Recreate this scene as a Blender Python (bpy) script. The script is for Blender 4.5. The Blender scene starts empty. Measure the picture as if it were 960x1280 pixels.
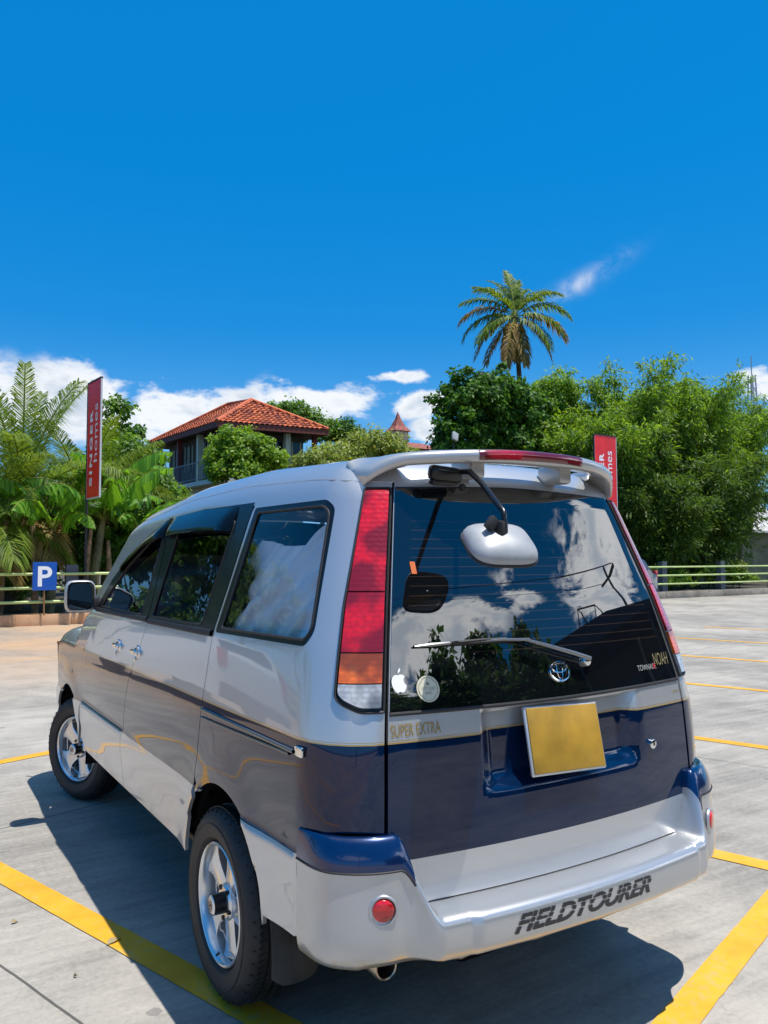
import bpy, bmesh, math, random
import numpy as np
from mathutils import Vector, Matrix, geometry
pi = math.pi
rng = np.random.default_rng(7)
random.seed(7)
S = bpy.context.scene
COL = S.collection

# ------------------------------------------------------------------ camera
cam_d = bpy.data.cameras.new("camera")
cam_d.sensor_fit = 'VERTICAL'; cam_d.sensor_height = 36.0
cam_d.lens = 36.0*991.23/1280.0
cam_d.clip_start = .05; cam_d.clip_end = 6000
cam = bpy.data.objects.new("camera", cam_d); COL.objects.link(cam)
CP = (-1.86078, -2.74490, 1.52588); YAW = .5586843; PIT = .0616208; ROL = -.0040337
fw = Vector((math.sin(YAW)*math.cos(PIT), math.cos(YAW)*math.cos(PIT), math.sin(PIT)))
rt = Vector((math.cos(YAW), -math.sin(YAW), 0)); up = rt.cross(fw)
r2 = rt*math.cos(ROL)+up*math.sin(ROL); u2 = -rt*math.sin(ROL)+up*math.cos(ROL)
cam.matrix_world = Matrix(((r2.x,u2.x,-fw.x,CP[0]),(r2.y,u2.y,-fw.y,CP[1]),(r2.z,u2.z,-fw.z,CP[2]),(0,0,0,1)))
S.camera = cam

# ------------------------------------------------------------------ light
SUNV = Vector((.165, -.20, 1.0)).normalized()          # towards the sun
EXPO = 0.26
SKY_STR = .115
SUN_STR = 5.0
sd = bpy.data.lights.new("sun", 'SUN'); sd.energy = SUN_STR; sd.angle = math.radians(.5); sd.color = (1.0,.955,.89)
so = bpy.data.objects.new("sun", sd); COL.objects.link(so)
so.rotation_mode = 'QUATERNION'; so.rotation_quaternion = SUNV.to_track_quat('Z','Y')
S.view_settings.view_transform = 'Standard'; S.view_settings.look = 'None'
S.view_settings.exposure = EXPO; S.view_settings.gamma = 1.0; S.view_settings.use_curve_mapping = False

class NT:
    """small node-tree helper"""
    def __init__(s, tree): s.t = tree; s.n = tree.nodes; s.l = tree.links
    def node(s, kind, **kw):
        n = s.n.new(kind)
        for k,v in kw.items(): setattr(n,k,v)
        return n
    def put(s, sock, v):
        if hasattr(v,'is_output') or isinstance(v, bpy.types.NodeSocket): s.l.new(v, sock)
        else: sock.default_value = v
    def m(s, op, a, b=None, c=None, clamp=False):
        n = s.node('ShaderNodeMath', operation=op); n.use_clamp = clamp
        s.put(n.inputs[0], a)
        if b is not None: s.put(n.inputs[1], b)
        if c is not None: s.put(n.inputs[2], c)
        return n.outputs[0]
    def mix(s, f, a, b, mode='MIX'):
        n = s.node('ShaderNodeMix', data_type='RGBA', blend_type=mode)
        s.put(n.inputs[0], f)
        for i,v in ((6,a),(7,b)):
            if isinstance(v, tuple) and len(v)==3: v = v+(1,)
            s.put(n.inputs[i], v)
        return n.outputs[2]
    def noise(s, vec, scale, detail=4, rough=.55, dist=0, out=0):
        n = s.node('ShaderNodeTexNoise'); 
        if vec is not None: s.put(n.inputs['Vector'], vec)
        n.inputs['Scale'].default_value = scale; n.inputs['Detail'].default_value = detail
        n.inputs['Roughness'].default_value = rough; n.inputs['Distortion'].default_value = dist
        return n.outputs[out]
    def ramp(s, f, stops, interp='LINEAR'):
        n = s.node('ShaderNodeValToRGB'); s.put(n.inputs[0], f); cr = n.color_ramp; cr.interpolation = interp
        while len(cr.elements) < len(stops): cr.elements.new(.5)
        for e,(p,c) in zip(cr.elements, stops):
            e.position = p; e.color = (c if isinstance(c,tuple) else (c,c,c))[:3]+(1,)
        return n.outputs[0]
    def sstep(s, v, a, b):
        n = s.node('ShaderNodeMapRange', interpolation_type='SMOOTHSTEP')
        s.put(n.inputs[0], v); n.inputs[1].default_value = a; n.inputs[2].default_value = b
        return n.outputs[0]
    def bump(s, h, strength=.3, dist=.01, normal=None):
        n = s.node('ShaderNodeBump'); n.inputs['Strength'].default_value = strength; n.inputs['Distance'].default_value = dist
        s.put(n.inputs['Height'], h)
        if normal is not None: s.put(n.inputs['Normal'], normal)
        return n.outputs[0]

# sky with clouds, as a function of direction only
W = bpy.data.worlds.new("World"); S.world = W; W.use_nodes = True
T = NT(W.node_tree)
for n in list(T.n): T.n.remove(n)
sky = T.node('ShaderNodeTexSky', sky_type='NISHITA'); sky.sun_disc = False
sky.sun_elevation = math.asin(SUNV.z); sky.sun_rotation = math.atan2(SUNV.x, SUNV.y)
sky.altitude = 600; sky.air_density = 1.0; sky.dust_density = .15; sky.ozone_density = 4.0
hs = T.node('ShaderNodeHueSaturation'); hs.inputs['Hue'].default_value = .493; hs.inputs['Saturation'].default_value = 1.42; hs.inputs['Value'].default_value = 1.15
T.l.new(sky.outputs[0], hs.inputs['Color'])
tc = T.node('ShaderNodeTexCoord'); sep = T.node('ShaderNodeSeparateXYZ'); T.l.new(tc.outputs['Generated'], sep.inputs[0])
az = T.m('MULTIPLY', T.m('ARCTAN2', sep.outputs[0], sep.outputs[1]), 180/pi)
el = T.m('MULTIPLY', T.m('ARCSINE', sep.outputs[2]), 180/pi)
#        az    el   saz  sel  amp
BLOBS = [(3,  10.2, 6.0, 2.8, 1.0),(10.8,10.8, 4.4, 2.3, 1.1),(16.5,10.4, 4.4, 2.0, 1.0),(22, 10.2, 4.8, 1.9, .95),(28.0,11.7, 5.8, 1.35,1.0),
         (25.3,12.6,2.2,.9,.55),(34.5,11.3,3.2,1.0,.85),(33,13.2,2.6,.55,.8),(35.6,9.3,1.6,1.3,.75),(58,11.5,3.0,1.8,.8),(66,10,6,3,1.1),
         (150,22, 9, 4, 1.0),(160,21,7,5,.9),(137,24,4,4.5,.9),(120,19,7,7,1.15),(113,25,3.6,7,1.05),(-140,20,18,6,1.0),(90,14,10,4,1.0)]
D = None
for a0,e0,sa,se,amp in BLOBS:
    da = T.m('DIVIDE', T.m('SUBTRACT', az, a0), sa); de = T.m('DIVIDE', T.m('SUBTRACT', el, e0), se)
    g = T.m('MULTIPLY', T.m('EXPONENT', T.m('MULTIPLY', T.m('ADD', T.m('MULTIPLY',da,da), T.m('MULTIPLY',de,de)), -1.0)), amp)
    D = g if D is None else T.m('MAXIMUM', D, g)
mp = T.node('ShaderNodeMapping'); mp.inputs['Scale'].default_value = (1,1,1.9); T.l.new(tc.outputs['Generated'], mp.inputs[0])
nz = T.noise(mp.outputs[0], 9.0, 9, .58, .25)
nz2 = T.noise(mp.outputs[0], 34.0, 6, .6, .1)
nn = T.m('ADD', T.m('MULTIPLY', nz, .8), T.m('MULTIPLY', nz2, .2))
D = T.m('MAXIMUM', D, T.m('MULTIPLY', T.sstep(el, 50, 66), .45))  # unseen overhead cloud cover, added to whiten the ambient light
dens = T.m('ADD', D, T.m('MULTIPLY', T.m('SUBTRACT', nn, .5), 3.2))
gate = T.sstep(D, .06, .35)
cm = T.m('MULTIPLY', T.sstep(dens, .22, .62), gate)
# thin wisp high on the right
wx = T.m('SUBTRACT', az, 46.2); wy = T.m('SUBTRACT', T.m('SUBTRACT', el, 19.0), T.m('MULTIPLY', wx, .42))
wg = T.m('EXPONENT', T.m('MULTIPLY', T.m('ADD', T.m('MULTIPLY', T.m('DIVIDE',wx,2.6), T.m('DIVIDE',wx,2.6)), T.m('MULTIPLY', T.m('DIVIDE',wy,.62), T.m('DIVIDE',wy,.62))), -1.0))
wisp = T.m('MULTIPLY', T.m('MULTIPLY', wg, T.sstep(T.noise(mp.outputs[0], 22, 8, .65, .6), .3, .72)), .5)
shade = T.sstep(T.m('ADD', nz, T.m('MULTIPLY', T.m('SUBTRACT', dens, .9), .22)), .38, .68)
ccol = T.mix(shade, (.98,1.0,1.02), (.62,.70,.80))
ccol2 = T.mix(T.sstep(dens, 1.5, 2.6), ccol, (.50,.56,.64))
k = T.node('ShaderNodeVectorMath', operation='SCALE'); T.l.new(ccol2, k.inputs[0]); # cumulus close to the sun, behind the photographer, is far brighter
near = T.m('MULTIPLY', T.sstep(T.m('ABSOLUTE', T.m('SUBTRACT', az, 140)), 60, 35), T.sstep(el, 60, 40))
T.put(k.inputs['Scale'], T.m('MULTIPLY', T.m('ADD', 1.0, T.m('MULTIPLY', near, 2.6)), .84/SKY_STR))
# keep only the upper sky rich; the horizon a little paler
flat = T.mix(.62, hs.outputs[0], (.004/SKY_STR,.215/SKY_STR,.62/SKY_STR))
skycol = T.mix(T.m('SUBTRACT', 1.0, T.sstep(el, -2, 17)), flat, (.20/SKY_STR*.9,.50/SKY_STR*.9,.86/SKY_STR*.9))
alpha = T.m('MAXIMUM', T.m('MULTIPLY', cm, .93), wisp)
fin = T.mix(alpha, skycol, k.outputs[0])
bg = T.node('ShaderNodeBackground'); T.l.new(fin, bg.inputs[0]); bg.inputs[1].default_value = SKY_STR
wo = T.node('ShaderNodeOutputWorld'); T.l.new(bg.outputs[0], wo.inputs[0])

# ------------------------------------------------------------------ materials
def lin(h):
    return tuple((((int(h[i:i+2],16)/255)+.055)/1.055)**2.4 if int(h[i:i+2],16)>10 else int(h[i:i+2],16)/255/12.92 for i in (0,2,4))
MATS = {}
def mat(name, col=(.5,.5,.5), rough=.5, metal=0, coat=0, coat_rough=.03, spec=.5, trans=0, ior=1.5, emit=None, varscale=0, var=0, bumpscale=0, bumpstr=0, bumpdist=.004):
    if name in MATS: return MATS[name]
    m = bpy.data.materials.new(name); m.use_nodes = True; N = NT(m.node_tree); b = N.n['Principled BSDF']
    c = col+(1,)
    b.inputs['Base Color'].default_value = c
    b.inputs['Roughness'].default_value = rough; b.inputs['Metallic'].default_value = metal
    b.inputs['Coat Weight'].default_value = coat; b.inputs['Coat Roughness'].default_value = coat_rough
    b.inputs['Specular IOR Level'].default_value = spec; b.inputs['IOR'].default_value = ior
    b.inputs['Transmission Weight'].default_value = trans
    if varscale:
        co = N.node('ShaderNodeTexCoord').outputs['Object']
        f = N.noise(co, varscale, 6, .6)
        c1 = tuple(x*(1-var) for x in col); c2 = tuple(min(1,x*(1+var)) for x in col)
        N.l.new(N.mix(N.sstep(f,.3,.7), c1, c2), b.inputs['Base Color'])
    if bumpscale:
        co = N.node('ShaderNodeTexCoord').outputs['Object']
        N.l.new(N.bump(N.noise(co, bumpscale, 5, .6), bumpstr, bumpdist), b.inputs['Normal'])
    m['N'] = 1
    MATS[name] = m
    return m

def leafmat(name, c1, c2, trans=.35, rough=.5, spec=.35):
    m = bpy.data.materials.new(name); m.use_nodes = True; N = NT(m.node_tree); b = N.n['Principled BSDF']; out = N.n['Material Output']
    gi = N.node('ShaderNodeNewGeometry')
    co = N.node('ShaderNodeTexCoord').outputs['Object']
    f = N.m('ADD', N.m('MULTIPLY', gi.outputs['Random Per Island'], .6), N.m('MULTIPLY', N.noise(co, .7, 3), .4))
    col = N.mix(N.sstep(f,.2,.8), c1, c2)
    N.l.new(col, b.inputs['Base Color']); b.inputs['Roughness'].default_value = rough; b.inputs['Specular IOR Level'].default_value = spec
    tr = N.node('ShaderNodeBsdfTranslucent'); 
    N.l.new(N.mix(.55, col, tuple(min(1,x*2.2) for x in (c2[0]*1.2,c2[1]*1.15,c2[2]*.5))), tr.inputs[0])
    mx = N.node('ShaderNodeMixShader'); mx.inputs[0].default_value = trans
    N.l.new(b.outputs[0], mx.inputs[1]); N.l.new(tr.outputs[0], mx.inputs[2]); N.l.new(mx.outputs[0], out.inputs[0])
    MATS[name] = m
    return m

# van paint: silver over blue over silver, with the twin gold pin stripe, by height on the body
def paint():
    m = bpy.data.materials.new('two_tone_paint'); m.use_nodes = True; N = NT(m.node_tree); b = N.n['Principled BSDF']
    co = N.node('ShaderNodeTexCoord').outputs['Object']; sp = N.node('ShaderNodeSeparateXYZ'); N.l.new(co, sp.inputs[0]); z = sp.outputs[2]
    fl = N.noise(co, 900, 2, .7)
    silver = N.mix(N.sstep(fl,.3,.7), (.50,.508,.515), (.585,.59,.60))
    blue = N.mix(N.sstep(fl,.3,.7), (.0002,.007,.030), (.0004,.018,.070))
    up = N.m('GREATER_THAN', z, 1.0075); lo = N.m('LESS_THAN', z, .684)
    isS = N.m('MAXIMUM', up, lo)
    col = N.mix(isS, blue, silver)
    g1 = N.m('MULTIPLY', N.m('GREATER_THAN', z, 1.0045), N.m('LESS_THAN', z, 1.0085))
    g2 = N.m('MULTIPLY', N.m('GREATER_THAN', z, 1.0115), N.m('LESS_THAN', z, 1.0135))
    g = N.m('MAXIMUM', g1, g2)
    col = N.mix(g, col, (.50,.33,.10))
    # road dust creeping up the lowest hand's width
    dn = N.m('ADD', N.noise(co, 7, 6, .65), N.m('MULTIPLY', N.m('SUBTRACT', .50, z), 2.6))
    dust = N.m('MULTIPLY', N.sstep(dn, .52, .95), .55)
    col = N.mix(dust, col, (.30,.24,.15))
    N.l.new(col, b.inputs['Base Color'])
    N.l.new(N.m('MULTIPLY', N.m('SUBTRACT', 1, dust), N.mix(isS, (.30,.30,.30), (.62,.62,.62))), b.inputs['Metallic'])
    N.l.new(N.m('ADD', N.m('MULTIPLY', isS, .06), .30), b.inputs['Roughness'])
    N.l.new(N.m('SUBTRACT', 1.0, dust), b.inputs['Coat Weight']); b.inputs['Coat Roughness'].default_value = .025; b.inputs['Coat IOR'].default_value = 1.52; N.l.new(N.m('ADD', .04, N.m('MULTIPLY', isS, .46)), b.inputs['Specular IOR Level'])
    wob = N.noise(co, 3.2, 2, .4)
    N.l.new(N.bump(wob, .10, .012), b.inputs['Coat Normal'])
    MATS['paint'] = m; return m
PAINT = paint()
def silver_bumper():
    m = bpy.data.materials.new('silver_bumper_paint'); m.use_nodes = True; N = NT(m.node_tree); b = N.n['Principled BSDF']
    co = N.node('ShaderNodeTexCoord').outputs['Object']; sp = N.node('ShaderNodeSeparateXYZ'); N.l.new(co, sp.inputs[0]); z = sp.outputs[2]
    dn = N.m('ADD', N.noise(co, 9, 7, .65), N.m('MULTIPLY', N.m('SUBTRACT', .485, z), 6.0))
    dust = N.m('MULTIPLY', N.sstep(dn, .62, 1.0), .75)
    col = N.mix(dust, (.47,.48,.49), (.44,.33,.15))
    chips = N.sstep(N.noise(co, 60, 3, .6), .73, .76)
    col = N.mix(N.m('MULTIPLY', chips, dust), col, (.12,.08,.05))
    N.l.new(col, b.inputs['Base Color']); b.inputs['Metallic'].default_value = .65; b.inputs['Roughness'].default_value = .34
    N.l.new(N.m('SUBTRACT', .9, N.m('MULTIPLY', dust,.8)), b.inputs['Coat Weight']); b.inputs['Coat Roughness'].default_value = .06
    return m
BUMP = silver_bumper()
BLUEP = mat('blue_paint', (.001,.020,.090), .25, .45, 1.0, .02)
BLACKG = mat('black_trim_gloss', (.007,.0075,.008), .28, 0, .15, .05, spec=.35)
BLACKM = mat('black_rubber', (.014,.014,.015), .6)
DARK = mat('dark_cavity', (.004,.004,.005), .95, spec=.05)
CHROME = mat('chrome', (.78,.79,.80), .08, 1.0)
ALLOY = mat('alloy_wheel', (.70,.705,.715), .24, .75, .4, .06, varscale=8, var=.06)
TYRE = mat('tyre_rubber', (.017,.016,.016), .62, varscale=14, var=.35, bumpscale=120, bumpstr=.35, bumpdist=.002)
PLASTIC = mat('dark_grey_plastic', (.03,.032,.035), .42, varscale=20, var=.15)
GREYP = mat('mirror_shell_grey', (.33,.34,.35), .45, .15, varscale=25, var=.08, bumpscale=300, bumpstr=.08, bumpdist=.001)
GOLD = mat('gold_lettering', (.45,.31,.11), .35, .5)
WHITE = mat('white_vinyl', (.85,.86,.87), .5)
BLACKV = mat('black_vinyl', (.02,.02,.022), .4)

def glass_side():
    m = bpy.data.materials.new('tinted_side_glass'); m.use_nodes = True; N = NT(m.node_tree); out = N.n['Material Output']
    N.n.remove(N.n['Principled BSDF'])
    fr = N.node('ShaderNodeFresnel'); fr.inputs[0].default_value = 1.5
    gl = N.node('ShaderNodeBsdfGlossy'); gl.inputs['Roughness'].default_value = .005; gl.inputs[0].default_value = (1,1,1,1)
    tr = N.node('ShaderNodeBsdfTransparent'); tr.inputs[0].default_value = (.95,.97,.98,1)
    mx = N.node('ShaderNodeMixShader'); N.l.new(fr.outputs[0], mx.inputs[0]); N.l.new(tr.outputs[0], mx.inputs[1]); N.l.new(gl.outputs[0], mx.inputs[2])
    N.l.new(mx.outputs[0], out.inputs[0]); return m
GLASS = glass_side()
def glass_rear():
    m = bpy.data.materials.new('privacy_glass_with_heater_lines'); m.use_nodes = True; N = NT(m.node_tree); b = N.n['Principled BSDF']
    co = N.node('ShaderNodeTexCoord').outputs['Object']; sp = N.node('ShaderNodeSeparateXYZ'); N.l.new(co, sp.inputs[0])
    z = sp.outputs[2]; ax = N.m('ABSOLUTE', sp.outputs[0])
    w = N.m('FRACT', N.m('MULTIPLY', N.m('SUBTRACT', z, 1.20), 1/.0292))
    ln = N.m('LESS_THAN', N.m('ABSOLUTE', N.m('SUBTRACT', w, .5)), .030)
    zone = N.m('MULTIPLY', N.m('MULTIPLY', N.m('GREATER_THAN', z, 1.22), N.m('LESS_THAN', z, 1.66)), N.m('LESS_THAN', ax, N.m('SUBTRACT', .88, N.m('MULTIPLY', z, .26))))
    ln = N.m('MULTIPLY', ln, zone)
    N.l.new(N.mix(ln, (.0035,.0045,.006), (.045,.030,.022)), b.inputs['Base Color'])
    b.inputs['Roughness'].default_value = .012; b.inputs['IOR'].default_value = 1.95
    dust = N.noise(co, 160, 3, .7)
    N.l.new(N.m('ADD', .008, N.m('MULTIPLY', N.sstep(dust,.62,.8), .02)), b.inputs['Roughness'])
    return m
RGLASS = glass_rear()
def lens(name, col, rib=0):
    m = bpy.data.materials.new(name); m.use_nodes = True; N = NT(m.node_tree); b = N.n['Principled BSDF']
    co = N.node('ShaderNodeTexCoord').outputs['Object']; sp = N.node('ShaderNodeSeparateXYZ'); N.l.new(co, sp.inputs[0])
    f = N.noise(co, 7, 2, .5)
    lw_ = N.node('ShaderNodeLayerWeight'); lw_.inputs[0].default_value = .5
    a = tuple(x*.38 for x in col); c2 = tuple(min(1,x*1.25) for x in col)
    v1 = N.node('ShaderNodeTexVoronoi'); v1.inputs['Scale'].default_value = 60; N.l.new(co, v1.inputs['Vector'])
    cell = N.mix(N.m('MULTIPLY', N.sstep(v1.outputs['Distance'], .2, .8), .35), N.mix(N.sstep(f,.42,.58), a, c2), tuple(x*.3 for x in col))
    N.l.new(cell, b.inputs['Base Color'])
    b.inputs['Roughness'].default_value = .25; b.inputs['Coat Weight'].default_value = 1; b.inputs['Coat Roughness'].default_value = .02
    wv = N.m('SINE', N.m('MULTIPLY', sp.outputs[2], 420.0))
    wv2 = N.m('SINE', N.m('MULTIPLY', N.m('ADD', sp.outputs[0], sp.outputs[1]), 520.0))
    N.l.new(N.bump(N.m('ADD', wv, N.m('MULTIPLY', wv2, .6)), .10, .002), b.inputs['Normal'])
    b.inputs['Subsurface Weight'].default_value = 0
    return m
RED = lens('red_lens', (.60,.004,.010)); RED2 = lens('deep_red_lens', (.33,.004,.014)); AMBER = lens('amber_lens', (.75,.13,.008)); CLEAR = lens('clear_lens', (.42,.43,.45))

# ------------------------------------------------------------------ mesh helpers
def link(o, parent=None):
    COL.objects.link(o)
    if parent is not None: o.parent = parent
    return o
def tag(o, label=None, cat=None, group=None, kind=None):
    if label: o['label'] = label
    if cat: o['category'] = cat
    if group: o['group'] = group
    if kind: o['kind'] = kind
    return o
def empty(name, loc=(0,0,0), rz=0):
    o = bpy.data.objects.new(name, None); o.location = loc; o.rotation_euler = (0,0,rz); o.empty_display_size = .2
    COL.objects.link(o); return o
def arr(name, V, F, mats, parent=None, smooth=False, mi=None):
    """F: (n,k) int array of equal-size faces"""
    V = np.asarray(V, np.float32); F = np.asarray(F, np.int32); k = F.shape[1]
    me = bpy.data.meshes.new(name)
    me.vertices.add(len(V)); me.vertices.foreach_set('co', V.ravel())
    me.loops.add(F.size); me.loops.foreach_set('vertex_index', F.ravel())
    me.polygons.add(len(F)); me.polygons.foreach_set('loop_start', np.arange(0,F.size,k,dtype=np.int32))
    me.polygons.foreach_set('loop_total', np.full(len(F),k,np.int32))
    if mi is not None: me.polygons.foreach_set('material_index', np.asarray(mi,np.int32))
    me.update(calc_edges=True)
    me.polygons.foreach_set('use_smooth', np.full(len(F), smooth))
    for m in (mats if isinstance(mats,(list,tuple)) else [mats]): me.materials.append(m)
    return link(bpy.data.objects.new(name, me), parent)
class MB:
    def __init__(s): s.V=[]; s.F=[]; s.M=[]
    def add(s, V, F, mi=0):
        n=len(s.V); s.V += [tuple(v) for v in V]; s.F += [tuple(i+n for i in f) for f in F]; s.M += [mi]*len(F); return s
    def box(s, c, d, rot=None, mi=0, bev=0):
        if bev:
            bm = bmesh.new(); bmesh.ops.create_cube(bm, size=1); bmesh.ops.scale(bm, vec=d, verts=bm.verts)
            bmesh.ops.bevel(bm, geom=list(bm.edges), offset=bev, segments=2, affect='EDGES', profile=.5)
            bm.verts.index_update(); V=[v.co.copy() for v in bm.verts]; F=[[v.index for v in f.verts] for f in bm.faces]; bm.free()
        else:
            V=[Vector((x*d[0]/2,y*d[1]/2,z*d[2]/2)) for x in(-1,1) for y in(-1,1) for z in(-1,1)]
            F=[(0,1,3,2),(4,6,7,5),(0,4,5,1),(2,3,7,6),(0,2,6,4),(1,5,7,3)]
        if rot is not None: V=[rot@v for v in V]
        return s.add([v+Vector(c) for v in V], F, mi)
    def tube(s, pts, r, n=8, mi=0, cap=True):
        pts=[Vector(p) for p in pts]; rs = r if isinstance(r,(list,tuple)) else [r]*len(pts)
        V=[];F=[]; ref=None
        for i,p in enumerate(pts):
            t=(pts[min(i+1,len(pts)-1)]-pts[max(i-1,0)]).normalized()
            a = t.orthogonal().normalized() if ref is None else (ref-t*ref.dot(t)).normalized()
            ref=a; b=t.cross(a)
            for k in range(n):
                an=2*pi*k/n; V.append(p+(a*math.cos(an)+b*math.sin(an))*rs[i])
        for i in range(len(pts)-1):
            for k in range(n):
                k2=(k+1)%n; F.append((i*n+k,i*n+k2,(i+1)*n+k2,(i+1)*n+k))
        if cap: F.append(tuple(range(n))[::-1]); F.append(tuple(range((len(pts)-1)*n,len(pts)*n)))
        return s.add(V,F,mi)
    def lathe(s, prof, n=48, axis='X', c=(0,0,0), mi=0, close=False):
        V=[];F=[];m=len(prof)
        for k in range(n):
            a=2*pi*k/n
            for (h,r) in prof:
                p=(h,r*math.cos(a),r*math.sin(a)) if axis=='X' else ((r*math.cos(a),h,r*math.sin(a)) if axis=='Y' else (r*math.cos(a),r*math.sin(a),h))
                V.append((p[0]+c[0],p[1]+c[1],p[2]+c[2]))
        for k in range(n):
            k2=(k+1)%n
            for j in range(m-1 if not close else m):
                j2=(j+1)%m; F.append((k*m+j,k2*m+j,k2*m+j2,k*m+j2))
        return s.add(V,F,mi)
    def prism(s, poly, h0, h1, axis='Z', mi=0):
        """poly of 2-D points extruded from h0 to h1 along axis"""
        def P(a,b,h): return (a,b,h) if axis=='Z' else ((h,a,b) if axis=='X' else (a,h,b))
        n=len(poly); V=[P(a,b,h0) for a,b in poly]+[P(a,b,h1) for a,b in poly]
        F=[(i,(i+1)%n,n+(i+1)%n,n+i) for i in range(n)]+[tuple(range(n))[::-1],tuple(range(n,2*n))]
        return s.add(V,F,mi)
    def build(s, name, mats, parent=None, smooth=False, angle=35, loc=None):
        me=bpy.data.meshes.new(name); me.from_pydata(s.V,[],s.F)
        for m in (mats if isinstance(mats,(list,tuple)) else [mats]): me.materials.append(m)
        me.polygons.foreach_set('material_index', s.M)
        bm=bmesh.new(); bm.from_mesh(me); bmesh.ops.remove_doubles(bm, verts=bm.verts, dist=1e-5); bmesh.ops.recalc_face_normals(bm, faces=bm.faces)
        if smooth:
            for e in bm.edges: e.smooth = (len(e.link_faces)==2 and e.calc_face_angle(9) < math.radians(angle))
            for f in bm.faces: f.smooth=True
        bm.to_mesh(me); bm.free(); me.update()
        o=bpy.data.objects.new(name,me)
        if loc is not None: o.location=loc
        return link(o,parent)
def mirror_obj(o, parent=None, name=None):
    """copy mirrored in x (mesh data in the van frame)"""
    me=o.data.copy(); n=len(me.vertices); co=np.empty(n*3,np.float32); me.vertices.foreach_get('co',co); co=co.reshape(-1,3); co[:,0]*=-1
    cn=None
    if o.get('cn'):
        cn=CN[o.name]
    me.vertices.foreach_set('co',co.ravel()); me.flip_normals(); me.update()
    c=bpy.data.objects.new(name or o.name.split('.')[0], me); link(c, parent if parent is not None else o.parent)
    return c

# ------------------------------------------------------------------ the van's outer skin as one implicit surface
def lerp_tab(z,tab):
    return np.interp(z,[t[0] for t in tab],[t[1] for t in tab])
def smooth_tab(tab,n=400,k=25):
    xs=np.linspace(tab[0][0],tab[-1][0],n); ys=lerp_tab(xs,tab)
    w=np.hanning(k+2)[1:-1]; w/=w.sum()
    yp=np.concatenate([2*ys[0]-ys[1:k//2+1][::-1],ys,2*ys[-1]-ys[-k//2:-1][::-1]])
    return xs,np.convolve(yp,w,'same')[k//2:k//2+n]
WT=smooth_tab([(.2,.80),(.42,.832),(.6,.842),(.8,.8475),(1.0,.843),(1.25,.818),(1.7,.705),(2.2,.56)])
RT=smooth_tab([(.2,-.85),(.5,-.875),(.69,-.882),(1.006,-.862),(1.095,-.848),(1.4,-.765),(1.755,-.640),(2.2,-.47)])
ZT=smooth_tab([(-1.4,1.76),(-.75,1.845),(-.4,1.893),(.2,1.915),(.9,1.904),(1.6,1.838),(2.1,1.755),(2.8,1.66)])
def rmax(a,b,r):
    ar=a+r; br=b+r
    return np.minimum(np.maximum(ar,br),0)+np.hypot(np.maximum(ar,0),np.maximum(br,0))-r
def F(x,y,z):
    ax=np.abs(x)
    W=np.interp(z,*WT)
    t=np.clip((.55-y)/1.1,0,1.3)**2
    up=np.clip((z-1.0)/.7,0,1.1)
    tf=np.clip((y-1.6)/1.6,0,1.2)**2
    W=W-t*(.012+.045*up)-tf*(.012+.03*up)
    side=ax-W
    rear=(np.interp(z,*RT)+.125*x*x)-y
    crown=np.interp(y,*ZT)-.10*(ax/.7)**2*.3
    top=z-crown
    zz=z
    shield=(y-(2.72-(zz-1.10)*1.25-.15*x*x))*.62
    hood=z-(1.12-np.clip(y-2.8,0,1)**2*.28-.02*(ax/.7)**2)
    tf2=np.minimum(shield,hood)
    nose=y-(3.47-.16*x*x-.10*np.clip(.75-z,0,1)-.06*np.clip(z-.75,0,1))
    s=rmax(side,rear,.17)
    s=rmax(s,nose,.20)
    s=rmax(s,top,.12)
    s=rmax(s,tf2,.10)
    return s
def grad(x,y,z,h=2e-3):
    g=np.stack([F(x+h,y,z)-F(x-h,y,z),F(x,y+h,z)-F(x,y-h,z),F(x,y,z+h)-F(x,y,z-h)],-1)
    return g/np.linalg.norm(g,axis=-1,keepdims=True)
# spine chart of the walls: u runs along an inner rounded rectangle
R0=.35; XS=.45; YR=-.45; YFc=2.85
L1=R0*pi/2
def spine(u):
    u=np.asarray(u,float)
    # u decreasing from front to rear; left side only, mirrored for centre crossing
    yr0=YR+R0   # -0.30
    x=np.full_like(u,-XS); y=u.copy(); nx=-np.ones_like(u); ny=np.zeros_like(u)
    m=(u<yr0)&(u>=yr0-L1); a=(yr0-u)/R0
    x=np.where(m,-(XS-R0)-R0*np.cos(a),x); y=np.where(m,yr0-R0*np.sin(a),y); nx=np.where(m,-np.cos(a),nx); ny=np.where(m,-np.sin(a),ny)
    m=u<yr0-L1
    x=np.where(m,-(XS-R0)+(yr0-L1-u),x); y=np.where(m,YR,y); nx=np.where(m,0,nx); ny=np.where(m,-1,ny)
    yf=YFc-.0
    m=(u>yf)&(u<=yf+L1); a=(u-yf)/R0
    x=np.where(m,-(XS-R0)-R0*np.cos(a),x); y=np.where(m,yf+R0*np.sin(a),y); nx=np.where(m,-np.cos(a),nx); ny=np.where(m,np.sin(a),ny)
    m=u>yf+L1
    x=np.where(m,-(XS-R0)+(u-yf-L1),x); y=np.where(m,yf+R0,y); nx=np.where(m,0,nx); ny=np.where(m,1,ny)
    return x,y,nx,ny
UC=YR+R0-L1-(XS-R0)   # u at the rear centre line
UF=YFc+L1+(XS-R0)
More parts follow.
